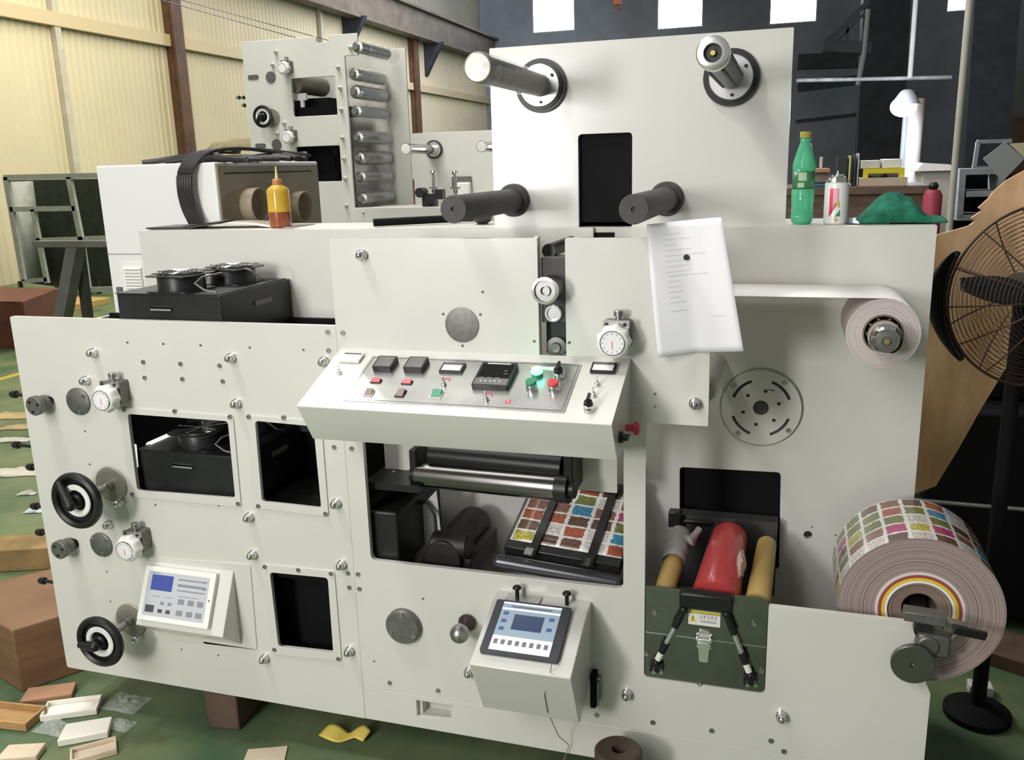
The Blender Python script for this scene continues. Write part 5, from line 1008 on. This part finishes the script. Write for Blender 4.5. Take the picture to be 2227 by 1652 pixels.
g = G(); tp = at(172, 537, YZ+.1); leg(g, tp+V((0, 0, .0)), (tp.x-.12, YZ+.2, 0), .03); obj('leg', g, mat('dark_trestle_leg', (.05, .048, .045), .6), T)  # thin second leg, darker grey than the first
def crate(name, label, cat, P4, z0, z1, m, grp=None, lid=0):
    g = G(); b = [V((p[0], p[1], z0)) for p in P4]; t = [V((p[0], p[1], z1)) for p in P4]; g.hexa(b+t); return tag(obj(name, g, m, bevel=.006), label, cat, grp)
RB = mat('dark_red_crate', (.10, .028, .018), .55, var=.25); RBT = mat('brown_crate_wood', (.18, .095, .05), .5, var=.18, vs=4, stretch=(1, 1, 6)); 
p = at(50, 655, 5.2); crate('dark_red_crate', 'dark red wooden crate at the far left edge behind the press', 'crate', [(p.x-1.2, 5.2), (p.x, 5.2), (p.x-.5, 6.2), (p.x-1.8, 6.2)], 0, at(20, 655, 5.2).z, RB)
CARD = mat('yellow_brown_cardboard', (.36, .25, .10), .8, var=.2, vs=8); WOOD = mat('plain_brown_wood', (.30, .16, .07), .6, var=.2, vs=5); WB = mat('old_brown_wood_block', (.105, .065, .045), .75, var=.25, vs=7)
p = atz(85, 675, 0); crate('cardboard_piece', 'low tan cardboard slab on the floor behind the dark red crate', 'cardboard', [(p.x-.3, p.y-.1), (p.x+.6, p.y-.1), (p.x+.6, p.y+.7), (p.x-.3, p.y+.7)], 0, .09, CARD)
# ------------------------------------------------------------ floor clutter, lower left
cA = atz(48, 1505, 0); top = cA.copy(); hcr = .235
def ztop(px, py, xy): d = ray(px, py); t = (xy[1]-CAM.y)/d.y; return (CAM+d*t).z
hcr = ztop(22, 1370, (cA.x, cA.y))
r1 = atz(125, 1308, hcr); bk = atz(66, 1262, hcr); lf = atz(-60, 1385, hcr)
e1 = V((r1.x-cA.x, r1.y-cA.y, 0)); 
cc = atz(22, 1372, hcr); R1_ = V((cA.x+.42, cA.y+.36, 0)); L1_ = V((cA.x-.28, cA.y+.34, 0))
crate('wooden_box', 'brown plywood box standing on the floor at the lower left corner of the press', 'wooden box', [(cA.x, cA.y), (cA.x+.20, cA.y+.30), (cA.x-.24, cA.y+.46), (cA.x-.48, cA.y+.16)], 0, hcr, RBT)
def onfloor(px, py): p = atz(px, py, 0); return p
p = onfloor(75, 1235); crate('timber_block', 'long yellow-brown timber on the floor left of the press, behind the plywood box', 'timber', [(p.x-.55, p.y-.25), (p.x+.12, p.y+.02), (p.x+.06, p.y+.18), (p.x-.6, p.y-.05)], 0, .11, mat('yellow_brown_timber', (.24, .155, .06), .7, var=.3, vs=6))
p = onfloor(478, 1588); crate('support_block', 'brown wooden block under the lower edge of the press, left of the yellow paper', 'wooden block', [(p.x-.045, p.y), (p.x+.065, p.y+.015), (p.x+.04, p.y+.34), (p.x-.085, p.y+.32)], 0, .159, WB)
p = onfloor(820, 1590); g = G(); crate('support_block', 'shadowed wooden block under the press behind the yellow paper', 'wooden block', [(p.x-.07, p.y+.05), (p.x+.08, p.y+.07), (p.x+.08, p.y+.3), (p.x-.07, p.y+.3)], 0, .159, WB)
p = onfloor(2100, 1560); crate('support_block', 'brown timber block on the floor beneath the right end behind the label roll', 'wooden block', [(.16, .2), (.34, .2), (.34, .4), (.16, .4)], 0, .159, WB)
# shallow trays / packaging: foam and card
FOAM = mat('white_foam', (.80, .76, .68), .7, var=.05); FOAM2 = mat('cream_card', (.62, .52, .38), .8, var=.1)
def tray(name, label, cat, px, py, L, Wd, H, ang, m, tilt=(0, 0), z=0, t=.008):
    p = atz(px, py, 0); c, s = cos(ang), sin(ang); Mx = Matrix.Translation((p.x, p.y, z+.001)) @ Matrix.Rotation(ang, 4, 'Z') @ Matrix.Rotation(tilt[0], 4, 'X') @ Matrix.Rotation(tilt[1], 4, 'Y'); g = G(Mx); a, b = L/2, Wd/2
    g.box((-a, -b, 0), (a, b, t)).box((-a, -b, t), (a, -b+t, H)).box((-a, b-t, t), (a, b, H)).box((-a, -b+t, t), (-a+t, b-t, H)).box((a-t, -b+t, t), (a, b-t, H))
    return tag(obj(name, g, m, bevel=.002), label, cat)
def lump(name, label, cat, px, py, L, Wd, H, ang, m, z=0, bev=.004, tilt=0):
    p = atz(px, py, 0); Mx = Matrix.Translation((p.x, p.y, z+.001)) @ Matrix.Rotation(ang, 4, 'Z') @ Matrix.Rotation(tilt, 4, 'X'); g = G(Mx); g.hexa([(-L/2, -Wd/2, 0), (L/2, -Wd/2*.9, 0), (L/2, Wd/2, 0), (-L/2*.9, Wd/2, 0), (-L/2, -Wd/2, H), (L/2, -Wd/2*.9, H), (L/2, Wd/2, H), (-L/2*.9, Wd/2, H)]); return tag(obj(name, g, m, bevel=bev), label, cat)
lump('foam_block', 'upturned white foam box, brightest of the rubbish at lower left', 'foam box', 188, 1598, 0.151, 0.090, .026, .55, FOAM)
tray('foam_tray', 'small cream tray at the bottom edge right below the white foam box', 'tray', 205, 1640, 0.134, 0.072, .022, .75, FOAM2)
tray('foam_tray', 'white tray with crumpled film between the brown tray and the plywood box', 'tray', 158, 1545, 0.179, 0.090, .022, .5, FOAM, t=.006)
tray('cardboard_tray', 'torn yellow-brown cardboard tray at the left edge above the bottom corner', 'cardboard tray', 28, 1565, 0.190, 0.102, .03, .1, mat('brown_cardboard', (.42, .25, .10), .8, var=.15))
lump('cardboard_tray', 'pinkish brown carton piece lying at the foot of the plywood box', 'cardboard', 108, 1515, 0.168, 0.072, .024, .5, mat('pink_brown_card', (.38, .21, .12), .8, var=.1), tilt=.12)
lump('foam_board', 'cream board piece at the bottom left corner of the view', 'board', 48, 1645, 0.123, 0.072, .022, .35, FOAM2)
lump('cardboard_piece', 'flat tan cardboard sheet on the floor at the bottom, below the yellow paper', 'cardboard', 575, 1650, .13, .10, .004, .4, FOAM2, bev=.001)
FLM = mat('clear_plastic_bag', (.75, .78, .74), .12, coat=.8, bump=1, bs=50, alpha=.30)
def bag(label, px, py, rx, ry, rz, sd):
    p = atz(px, py, 0); g = G()
    def fn(u, v):
        x, y = (u-.5)*2, (v-.5)*2; r = max(0, 1-x*x-y*y*.9); return V((p.x+x*rx, p.y+y*ry, .003+rz*r*(.55+.9*abs(noise.noise(V((x*2.5+sd, y*2.5, sd)))))+rz*.5*abs(noise.noise(V((x*7, y*7, sd))))*r))
    g.grid(fn, 22, 16); tag(obj('plastic_bag', g, FLM, recalc=False, smooth=15), label, 'plastic bag')
bag('crumpled clear plastic bag beside the white foam box, touching the white tray', 118, 1585, .06, .035, .03, 1.1)
bag('clear plastic scrap on the floor right of the white foam box', 275, 1530, .07, .05, .02, 5.3); bag('small clear film scrap right of the foam box under the press edge', 262, 1578, .045, .03, .018, 7.7)
p = onfloor(750, 1598); g = G()
def yf(u, v): x = (u-.5)*.155; y = (v-.5)*.05*(1.1-.5*abs(u-.4)); return V((p.x+x+.01*v, p.y+y+x*.12-.02*abs(sin(u*4)), .003+.020*abs(sin(u*5+.5))*(.4+v)))
g.grid(yf, 14, 5); tag(obj('yellow_paper', g, mat('yellow_paper', (.80, .62, .13), .7), solid=.0008, smooth=20), 'creased bright yellow scrap of paper on the green floor under the press', 'paper scrap')
p = at(1345, 1655, -.13); pz = at(1345, 1628, -.13).z; T = thing('brown_reel', 'dark brown round reel standing at the bottom edge in front of the press', 'reel', (p.x, -.13, 0))
BRN = mat('dark_brown_reel', (.065, .045, .032), .55, var=.25, vs=12)
g = G(); g.lathe([(.018, pz), (.055, pz), (.062, pz-.006), (.062, pz-.05), (.05, pz-.055), (.05, .02), (.062, .018), (.062, 0), (.018, 0), (.018, pz)], 40, (p.x, -.13, 0)); obj('reel_body', g, BRN, T)
# litter far left on the floor
LIT = mat('dirty_white_litter', (.52, .50, .42), .8, var=.15); LIT2 = mat('tan_litter', (.44, .34, .17), .8, var=.2)
lit = [(25, 1028, .22, .08, 'long dirty white rag left of the press edge, level with the upper handwheel', LIT), (20, 958, .16, .05, 'thin white scrap on the floor just behind the left studs', LIT), (45, 930, .15, .06, 'pale tan paper scrap on the floor behind the white rag', LIT2), (20, 905, .28, .10, 'tan cardboard scrap at the left edge beyond the paper scrap', LIT2), (60, 1075, .05, .02, 'tiny white chip beside the press edge below the long rag', LIT), (78, 1112, .05, .03, 'small pale blue and white wrapper beside the press edge', mat('pale_wrapper', (.50, .60, .60), .6))]
for i, (px, py, a_, b_, lb, m_) in enumerate(lit):
    p = atz(px, py, 0); g = G()
    def fn(u, v, p=p, a_=a_, b_=b_, i=i): x, y = (u-.5)*2, (v-.5)*2; return V((p.x+a_*x*(1+.3*noise.noise(V((x, y, i)))), p.y+b_*y*(1+.4*noise.noise(V((x*2, y, i+3))))+.3*a_*x, .004+.03*max(0, 1-x*x-y*y)*(.5+abs(noise.noise(V((x*3, y*3, i)))))))
    g.grid(fn, 12, 6); tag(obj('litter_scrap', g, m_, solid=.002, smooth=25), lb, 'litter')
# ------------------------------------------------------------ right side: plywood sheet, fan, dark plant
PLY = mat('raw_plywood', (.42, .23, .10), .75, col2=(.68, .45, .26), vs=7, bump=.3, bs=60, stretch=(1, 1, .35))
YP = 1.05; out = [(2300, 322), (2227, 372), (2190, 392), (2160, 418), (2150, 432), (2128, 452), (2136, 458), (2112, 474), (2122, 480), (2104, 494), (2112, 490), (2085, 498), (2040, 510), (2010, 560), (1985, 1075), (2035, 1057), (2085, 975), (2130, 895), (2227, 735), (2300, 640)]
g = G(FR(0, 0, YP)); g.prism(pxz(out, YP), (), -.018, 0); 
tag(obj('plywood_sheet', g, PLY), 'ragged-edged raw plywood sheet leaning behind the big fan at far right', 'plywood sheet')
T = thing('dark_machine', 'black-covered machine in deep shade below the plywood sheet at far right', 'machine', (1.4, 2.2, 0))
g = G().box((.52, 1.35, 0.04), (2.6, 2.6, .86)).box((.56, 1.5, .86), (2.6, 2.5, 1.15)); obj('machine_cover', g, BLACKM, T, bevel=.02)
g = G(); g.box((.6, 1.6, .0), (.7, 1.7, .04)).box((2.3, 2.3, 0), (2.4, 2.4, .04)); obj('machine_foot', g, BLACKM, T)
YF = .62; FC = V((at(2270, 645, YF).x, YF, at(2270, 645, YF).z)); ang = radians(12)
nf = V((sin(ang), -cos(ang), 0)); ex = V((cos(ang), sin(ang), 0)); Rf = .252
FM = Matrix(((ex.x, 0, nf.x, FC.x), (ex.y, 0, nf.y, FC.y), (0, 1, 0, FC.z), (0, 0, 0, 1)))
T = thing('industrial_fan', 'large black pedestal fan with rusty wire guard at the right edge', 'fan', (FC.x, FC.y, 0))
WIRE = mat('rusty_black_wire', (.055, .028, .018), .5, .3)
g = G(FM)
def domez(r): return .075*(1-(r/Rf)**2)
for k in range(20):
    r = .06+(Rf-.06)*k/19; g.tube([(r*cos(a), r*sin(a), domez(r)) for a in [i*2*pi/56 for i in range(56)]], .0011 if k < 19 else .004, 4 if k < 19 else 7, True)
for k in range(14): a = k*2*pi/14+.1; g.tube([(r*cos(a), r*sin(a), domez(r)+.003) for r in [.06, .12, .18, .22, Rf]], .0022, 5)
g.lathe([(0, domez(0)+.006), (.055, domez(.05)+.004), (.062, domez(.06)), (0, domez(0)-.002)], 30)
obj('front_guard', g, WIRE, T)
g = G(FM)
for k in range(14):
    r = .07+(Rf-.07)*k/13; g.tube([(r*cos(a), r*sin(a), -.10*(1-(r/Rf)**2)) for a in [i*2*pi/48 for i in range(48)]], .0009 if k < 13 else .003, 4, True)
for k in range(10): a = k*2*pi/10+.3; g.tube([(r*cos(a), r*sin(a), -.10*(1-(r/Rf)**2)) for r in [.07, .13, .19, Rf]], .002, 5)
obj('rear_guard', g, WIRE, T)
g = G(FM); g.lathe([(0, .035), (.03, .03), (.035, .01), (.035, -.02), (.045, -.03), (.05, -.15), (.04, -.17), (0, -.17)], 26); obj('motor', g, BLACK, T)
for k in range(3):
    g = G(FM @ Matrix.Rotation(radians(170)+k*2*pi/3, 4, 'Z'))
    g.grid(lambda u, v: V((.04+u*.19, (v-.5)*(.030+.040*sin(pi*min(1, u*.9+.12))), .012+(v-.5)*.045*(1-.4*u))), 12, 4); obj('fan_blade', g, BLACK, T, solid=.003)
g = G(FM); a0, a1 = radians(152), radians(222); n = 24
ri = [(Rf+.008, -.10), (Rf+.020, -.08), (Rf+.024, -.02), (Rf+.010, .0), (Rf+.006, -.02)]
g.grid(lambda u, v: V(((Rf+.004+.012*sin(pi*v))*cos(a0+(a1-a0)*u), (Rf+.004+.012*sin(pi*v))*sin(a0+(a1-a0)*u), -.01-.13*sin(pi*u)**.5*v)), n, 6); obj('side_yoke', g, BLACK, T, solid=.008)
g = G(); b = FC-nf*.12; g.cyl((b.x, b.y, .04), (b.x, b.y, b.z), .022).lathe([(0, .0), (.10, .0), (.10, .02), (.04, .045), (0, .045)], 36, (b.x, b.y, 0)); obj('pedestal', g, BLACKM, T)
# ------------------------------------------------------------ right background: workbench and what stands on it
YW = 4.0; zw = at(1900, 405, YW).z
T = thing('workbench', 'long brown wooden workbench behind the spray can and green cloth', 'workbench', (at(1880, 450, YW).x, YW+.4, 0))
BW = mat('dark_brown_bench', (.15, .095, .07), .7, var=.25, vs=5, stretch=(1, 1, 4))
wx0, wx1 = at(1755, 450, YW).x, at(2030, 450, YW).x
g = G().box((wx0-.6, YW-.02, zw-.05), (wx1, YW+.8, zw)); obj('bench_top', g, BW, T, bevel=.004)
g = G().box((wx0-.58, YW+.0, 0), (wx1-.02, YW+.03, zw-.051)).box((wx0-.58, YW+.031, 0), (wx0-.55, YW+.78, zw-.051)).box((wx1-.05, YW+.031, 0), (wx1-.02, YW+.78, zw-.051)); obj('bench_front', g, BW, T)
def bx(name, label, cat, x0, y0, x1, y1, Y, dep, m, z0=None, grp=None, par=None, bev=.004):
    a = at(x0, y1, Y); b = at(x1, y0, Y); z = z0 if z0 is not None else a.z; g = G().box((a.x, Y, z), (b.x, Y+dep, b.z)); o = obj(name, g, m, par, bevel=bev)
    if label: tag(o, label, cat, grp)
    return o
CD = mat('pale_cardboard', (.55, .45, .33), .8, var=.08); DW = mat('dirty_white_paint', (.60, .58, .52), .6, var=.1)
# yellow framed crate
a = at(1875, 403, YW+.1); b = at(1967, 365, YW+.1); zz = zw+.0005
T = thing('yellow_crate', 'open box with a bright yellow frame standing on the workbench', 'crate', ((a.x+b.x)/2, YW+.2, zz))
g = G(FR(0, 0, YW+.1)); zb2 = at(1920, 366, YW+.1).z; g.prism([(a.x, zz+.05), (a.x+.03, zz+.05), (a.x+.03, zb2-.03), (b.x-.03, zb2-.03), (b.x-.03, zz+.05), (b.x, zz+.05), (b.x, zb2), (a.x, zb2)], (), 0, .02); obj('yellow_frame', g, mat('bright_yellow_paint', (.72, .62, .03), .5), T)
g = G().box((a.x-.02, YW+.06, zz), (b.x+.02, YW+.3, zz+.05)); obj('card_base', g, CD, T)
g = G().box((a.x+.02, YW+.25, zz+.0505), (b.x-.02, YW+.27, zb2-.01)); obj('dark_back', g, mat('dull_purple_lining', (.12, .05, .08), .7), T)
g = G(); crumple(g, ((a.x*.65+b.x*.35), YW+.17, zz+.085), .055, .04, .032, 2.2); tag(obj('white_rag', g, DW), 'white crumpled packing at the left inside the yellow-framed crate', 'rag')
g = G(); crumple(g, ((a.x*.25+b.x*.75), YW+.17, zz+.075), .04, .04, .024, 4.2); tag(obj('white_rag', g, DW), 'white crumpled packing at the right inside the yellow-framed crate', 'rag')
bx('paper_stack', 'grey-white paper stack lying on top of the yellow-framed crate, left one', 'paper stack', 1872, 348, 1915, 364, YW+.1, .2, DW, z0=zb2+.001); bx('paper_stack', 'white paper stack on the yellow-framed crate, right beside the grey-white one', 'paper stack', 1919, 345, 1962, 364, YW+.1, .2, WHITE, z0=zb2+.001)
a = at(1884, 348, YW+.1); b = at(1940, 330, YW+.1); g = G(FR()); q = [at(*c, YW+.12) for c in ((1884, 347), (1942, 340), (1938, 321), (1888, 336))]; g.hexa([q[0], q[1], q[1]+V((0, .2, 0)), q[0]+V((0, .2, 0)), q[3], q[2], q[2]+V((0, .2, 0)), q[3]+V((0, .2, 0))]); tag(obj('carton', g, CD, bevel=.003), 'tilted tan carton on top of the paper stacks on the workbench', 'carton')
bx('orange_board', 'orange-brown board on the bench directly right of the green bottle', 'board', 1768, 366, 1806, 376, YW, .3, mat('orange_brown_board', (.46, .22, .12), .7), z0=None)
bx('blue_box', 'small blue box under the orange-brown board beside the green bottle', 'box', 1768, 399, 1800, 411, YW, .2, mat('teal_blue', (.03, .13, .22), .5), z0=zw+.001)
bx('grey_box', 'grey carton between the blue box and the orange-brown board', 'carton', 1768, 377, 1808, 398, YW+.03, .25, mat('dull_grey_brown_box', (.25, .21, .18), .7), z0=zw+.03)
bx('dark_toolbox', 'dark grey case standing on the bench behind the spray can', 'case', 1818, 340, 1845, 403, YW+.2, .2, mat('very_dark_case', (.03, .035, .04), .6), z0=zw+.001)
bx('white_jar', 'slim white jar on the orange-brown board, nearer the bottle', 'jar', 1782, 341, 1790, 366, YW+.05, .04, DW, z0=at(1786, 366, YW+.05).z+.001); 
for i, (x_, t_, c_, lb) in enumerate(((1845, 338, (.55, .55, .2), 'upright yellow-spined folder right of the spray can'), (1855, 335, (.05, .05, .06), 'upright black folder next to the yellow-spined folder'), (1863, 333, (.55, .55, .56), 'upright pale grey folder next to the upright black folder'))): bx('folder', lb, 'folder', x_, t_, x_+7, 403, YW+.12, .25, mat('folder_%d' % i, c_, .6), z0=zw+.001)
# extinguisher
p = at(2024, 480, 3.4); z1 = at(2024, 412, 3.4).z; T = thing('fire_extinguisher', 'dark red fire extinguisher bottle standing right of the workbench', 'fire extinguisher', (p.x, 3.4, z1-.5))
g = G(); g.lathe([(0, z1-.5), (.045, z1-.5), (.05, z1-.48), (.05, z1-.03), (.035, z1-.003), (.018, z1), (0, z1)], 24, (p.x, 3.4, 0)); obj('cylinder', g, mat('dark_pinkish_red', (.36, .045, .075), .5), T)
g = G(); g.lathe([(0, z1+.0005), (.02, z1+.0005), (.028, z1+.02), (.015, z1+.04), (0, z1+.04)], 16, (p.x, 3.4, 0)); obj('valve_head', g, BLACK, T)
g = G().box((p.x-.12, 3.3, 0), (p.x+.10, 3.55, z1-.501)); tag(obj('stand_box', g, BW), 'plain brown stand under the dark red fire extinguisher', 'stand')
# white drum and buckets
p = at(2035, 470, 5.0); z1 = at(2030, 372, 5.0).z
T = thing('white_bin', 'dirty white bin with a pale lid standing behind the fire extinguisher', 'bin', (at(2035, 470, 5.0).x, 5.2, 0))
x0, x1 = at(1997, 400, 5.0).x, at(2072, 400, 5.0).x
g = G().hexa([(x0+.05, 5.02, 0), (x1-.03, 5.02, 0), (x1-.03, 5.4, 0), (x0+.05, 5.4, 0), (x0+.02, 5.0, z1), (x1, 5.0, z1), (x1, 5.42, z1), (x0+.02, 5.42, z1)]); obj('bin_body', g, DW, T, bevel=.01)
g = G().hexa([(x0-.03, 4.96, z1+.0005), (x1+.02, 4.96, z1+.0005), (x1+.02, 5.46, z1+.0005), (x0-.03, 5.46, z1+.0005), (x0+.02, 5.0, z1+.06), (x1-.03, 5.0, z1+.045), (x1-.03, 5.4, z1+.045), (x0+.02, 5.4, z1+.06)]); obj('bin_lid', g, WHITE, T, bevel=.006)
# poles, pipes, lamp, bracket
def pole(name, label, cat, a, b, Y, r, m, z0=0, up=3.0):
    p = at(*a, Y); q = at(*b, Y); x = (p.x+q.x)/2; g = G(); g.cyl((x, Y, z0), (x, Y, max(p.z, q.z)+up), r, seg=20); return tag(obj(name, g, m), label, cat)
pole('pale_pole', 'tall pale cream pole just left of the ragged plywood sheet', 'pole', (2105, 0), (2070, 470), 3.1, .017, PALEP, up=.5)
POST = mat('pinkish_white_post', (.42, .35, .34), .5); pole('lamp_post', 'thick pinkish white post directly below the glaring lamp', 'post', (1995, 215), (1980, 400), 7.5, .075, POST, up=0)
pole('grey_pipe', 'thin grey vertical pipe just left of the pinkish lamp post', 'pipe', (1972, 250), (1962, 345), 7.6, .03, mat('grey_pipe_paint', (.22, .24, .27), .5), up=0)
pole('thin_white_pipe', 'thin white pipe hanging from the roof down to the horizontal pipe', 'pipe', (1996, 0), (1975, 165), 8.4, .025, DW, z0=at(1975, 170, 8.4).z, up=3)
g = G(); g.tube([at(1732, 175, 8.4), at(2070, 168, 8.4)], .02, 8); tag(obj('horizontal_pipe', g, mat('worn_white_pipe', (.30, .30, .30), .5, var=.4, vs=6)), 'long worn horizontal pipe crossing the dark bay above the lamp', 'pipe')
T = thing('triangular_bracket', 'black triangular steel bracket high up beneath the windows', 'bracket', at(1840, 105, 12))
g = barp(G(), ((1790, 100), (1893, 106)), 12, .16, .3); obj('bracket_shelf', g, DKBEAM, T); g = barp(G(), ((1793, 98), (1890, 2)), 12, .07); obj('bracket_brace', g, DKBEAM, T)
g = barp(G(), ((1813, 98), (1890, 18)), 12, .04); obj('bracket_brace', g, DKBEAM, T); g = barp(G(), ((1842, 100), (1843, 55)), 12, .04); obj('bracket_strut', g, DKBEAM, T); g = G(); g.tube([at(1888, 20, 11.8), at(1880, 112, 11.8), at(1866, 185, 11.8)], .035, 8); obj('silver_pipe', g, mat('grey_silver_pipe', (.35, .36, .38), .4, .5), T)
YL = 7.0; p = at(1965, 232, YL)
T = thing('work_lamp', 'glaring white work lamp on the post in the dark bay', 'lamp', p)
g = G(); g.sphere((p.x, YL, p.z), .10, 20, (1.15, .7, .9)); obj('glowing_bulb', g, mat('glaring_lamp', (1, 1, 1), .3, emit=14, ecol=(.93, .96, 1)), T)
g = G(); g.lathe([(.03, .13), (.06, .11), (.13, .0), (.125, -.003), (.055, .10), (.03, .12)], 24, (p.x+.02, YL+.02, p.z+.02)); obj('lamp_shade', g, ALU, T)
g = G(); g.cyl((p.x+.02, YL+.05, p.z+.14), (at(1990, 215, 7.5).x, 7.42, p.z+.14), .015); obj('lamp_arm', g, DSTEEL, T)
l = bpy.data.lights.new('work_lamp_light', 'POINT'); l.energy = 90; l.color = (.75, .86, 1); l.shadow_soft_size = .12; lo = bpy.data.objects.new('work_lamp_light', l); COL.objects.link(lo); lo.location = (p.x-.25, YL-.35, p.z-.0)
# pallet-cage, grey board and machine frames to the right
GF = mat('grey_frame', (.24, .25, .26), .5, var=.15)
g = G()
for a, b in (((2125, 308), (2200, 306)), ((2127, 308), (2118, 368)), ((2118, 366), (2205, 364))): barp(g, (a, b), 6.0, .03)
T = thing('grey_metal_frame', 'grey metal frame and shelf unit between the pale pole and the plywood', 'frame', at(2150, 440, 6)); obj('upper_frame', g, GF, T)
g = G(); a = at(2075, 470, 6.0); b = at(2190, 378, 6.0)
for q in (((2078, 373), (2180, 371)), ((2072, 470), (2150, 470)), ((2092, 420), (2165, 418)), ((2085, 372), (2078, 470)), ((2168, 372), (2160, 470))): barp(g, q, 6.0, .045, .4)
obj('shelf_frame', g, GF, T)
g = G(FR(0, 0, 6.25)); g.prism(pxz([(2085, 375), (2200, 373), (2190, 500), (2070, 500)], 6.25), (), -.03, 0); obj('shelf_back', g, BLACKM, T)
g = G().box((a.x, 6.0, 0), (b.x, 6.3, a.z-.02)); obj('shelf_base', g, BLACKM, T)
g = G(FR(0, 0, 5.4)); g.prism(pxz([(2138, 345), (2186, 308), (2228, 345), (2180, 395)], 5.4), (), -.01, 0); tag(obj('grey_board', g, mat('plain_grey_board', (.30, .32, .31), .6)), 'grey square board tilted on its corner above the plywood sheet', 'board')
g = G(FR(0, 0, 5.6)); g.prism(pxz([(2195, 312), (2300, 305), (2300, 345), (2230, 345)], 5.6), (), -.01, 0); tag(obj('cream_board', g, mat('cream_board', (.5, .45, .28), .7)), 'cream board edge behind the grey tilted board at the right edge', 'board')
g = G(); p = at(2220, 1245, 1.2); g.cyl((.45, 1.2, .55), (1.6, 1.25, .52), .008); tag(obj('thin_rod', g, STEEL), 'thin pale rod in the dark to the right of the label roll', 'rod')
p = atz(2135, 1515, 0); g = G(); g.box((p.x-.04, p.y, .0005), (p.x+.035, p.y+.05, .035)); tag(obj('white_cube', g, DW, bevel=.004), 'small dull white block on the dark floor right of the press', 'block')
g = G(); q0 = atz(2120, 1440, 0); g.hexa([(q0.x-.3, q0.y+.15, .0005), (q0.x+1.2, q0.y-.55, .0005), (q0.x+1.25, q0.y-.35, .0005), (q0.x-.25, q0.y+.35, .0005), (q0.x-.3, q0.y+.15, .05), (q0.x+1.2, q0.y-.55, .05), (q0.x+1.25, q0.y-.35, .05), (q0.x-.25, q0.y+.35, .05)]); tag(obj('timber_beam', g, WB), 'dark timber lying on the floor right of the label roll', 'timber')

p = at(1343, 8, 16); g = G(); g.cyl((p.x, 16, p.z), (p.x, 16, p.z+3), .012); g.box((p.x-.07, 15.93, p.z-.02), (p.x+.07, 16.07, p.z+.16)).tube([(p.x, 16, p.z-.02), (p.x+.06, 16, p.z-.08), (p.x, 16, p.z-.15), (p.x-.06, 16, p.z-.10)], .018, 8)
tag(obj('crane_hook', g, mat('orange_hook_paint', (.55, .13, .04), .5)), 'small orange crane hook hanging between the two leftmost windows', 'hook')
for a, b, lb in (((395, 0), (700, 84), 'uppermost'), ((365, 4), (700, 98), 'lowest')):
    def wx(px, py):
        d = ray(px, py); t = (-12.2-CAM.x)/d.x; return CAM+d*t
    A_, B_ = wx(*a), wx(*b); B_ = A_+(B_-A_)*1.4; g = G(); g.tube([A_-(B_-A_)*.6, A_, B_], .010, 5); tag(obj('wall_cable', g, DSTEEL), 'thin dark cable strung high along the yellow wall, %s of the two' % lb, 'cable', 'cables strung along the yellow wall')
GRP = {'cardboard_tube': 'tan tubes in the steel tray', 'folder': 'folders upright on the workbench', 'litter_scrap': 'litter on the floor at the left', 'plastic_bag': 'clear plastic scraps on the floor', 'support_block': 'wooden blocks under the press', 'foam_tray': 'pale trays on the floor at lower left', 'white_rag': 'packing inside the yellow crate', 'paper_stack': 'paper stacks on the yellow crate', 'cardboard_tray': 'brown cartons on the floor at lower left', 'cardboard_piece': 'flat cardboard on the floor'}
for o in list(bpy.data.objects):
    if o.parent is None and 'label' in o and 'group' not in o:
        k = o.name.split('.')[0]
        if k in GRP: o['group'] = GRP[k]
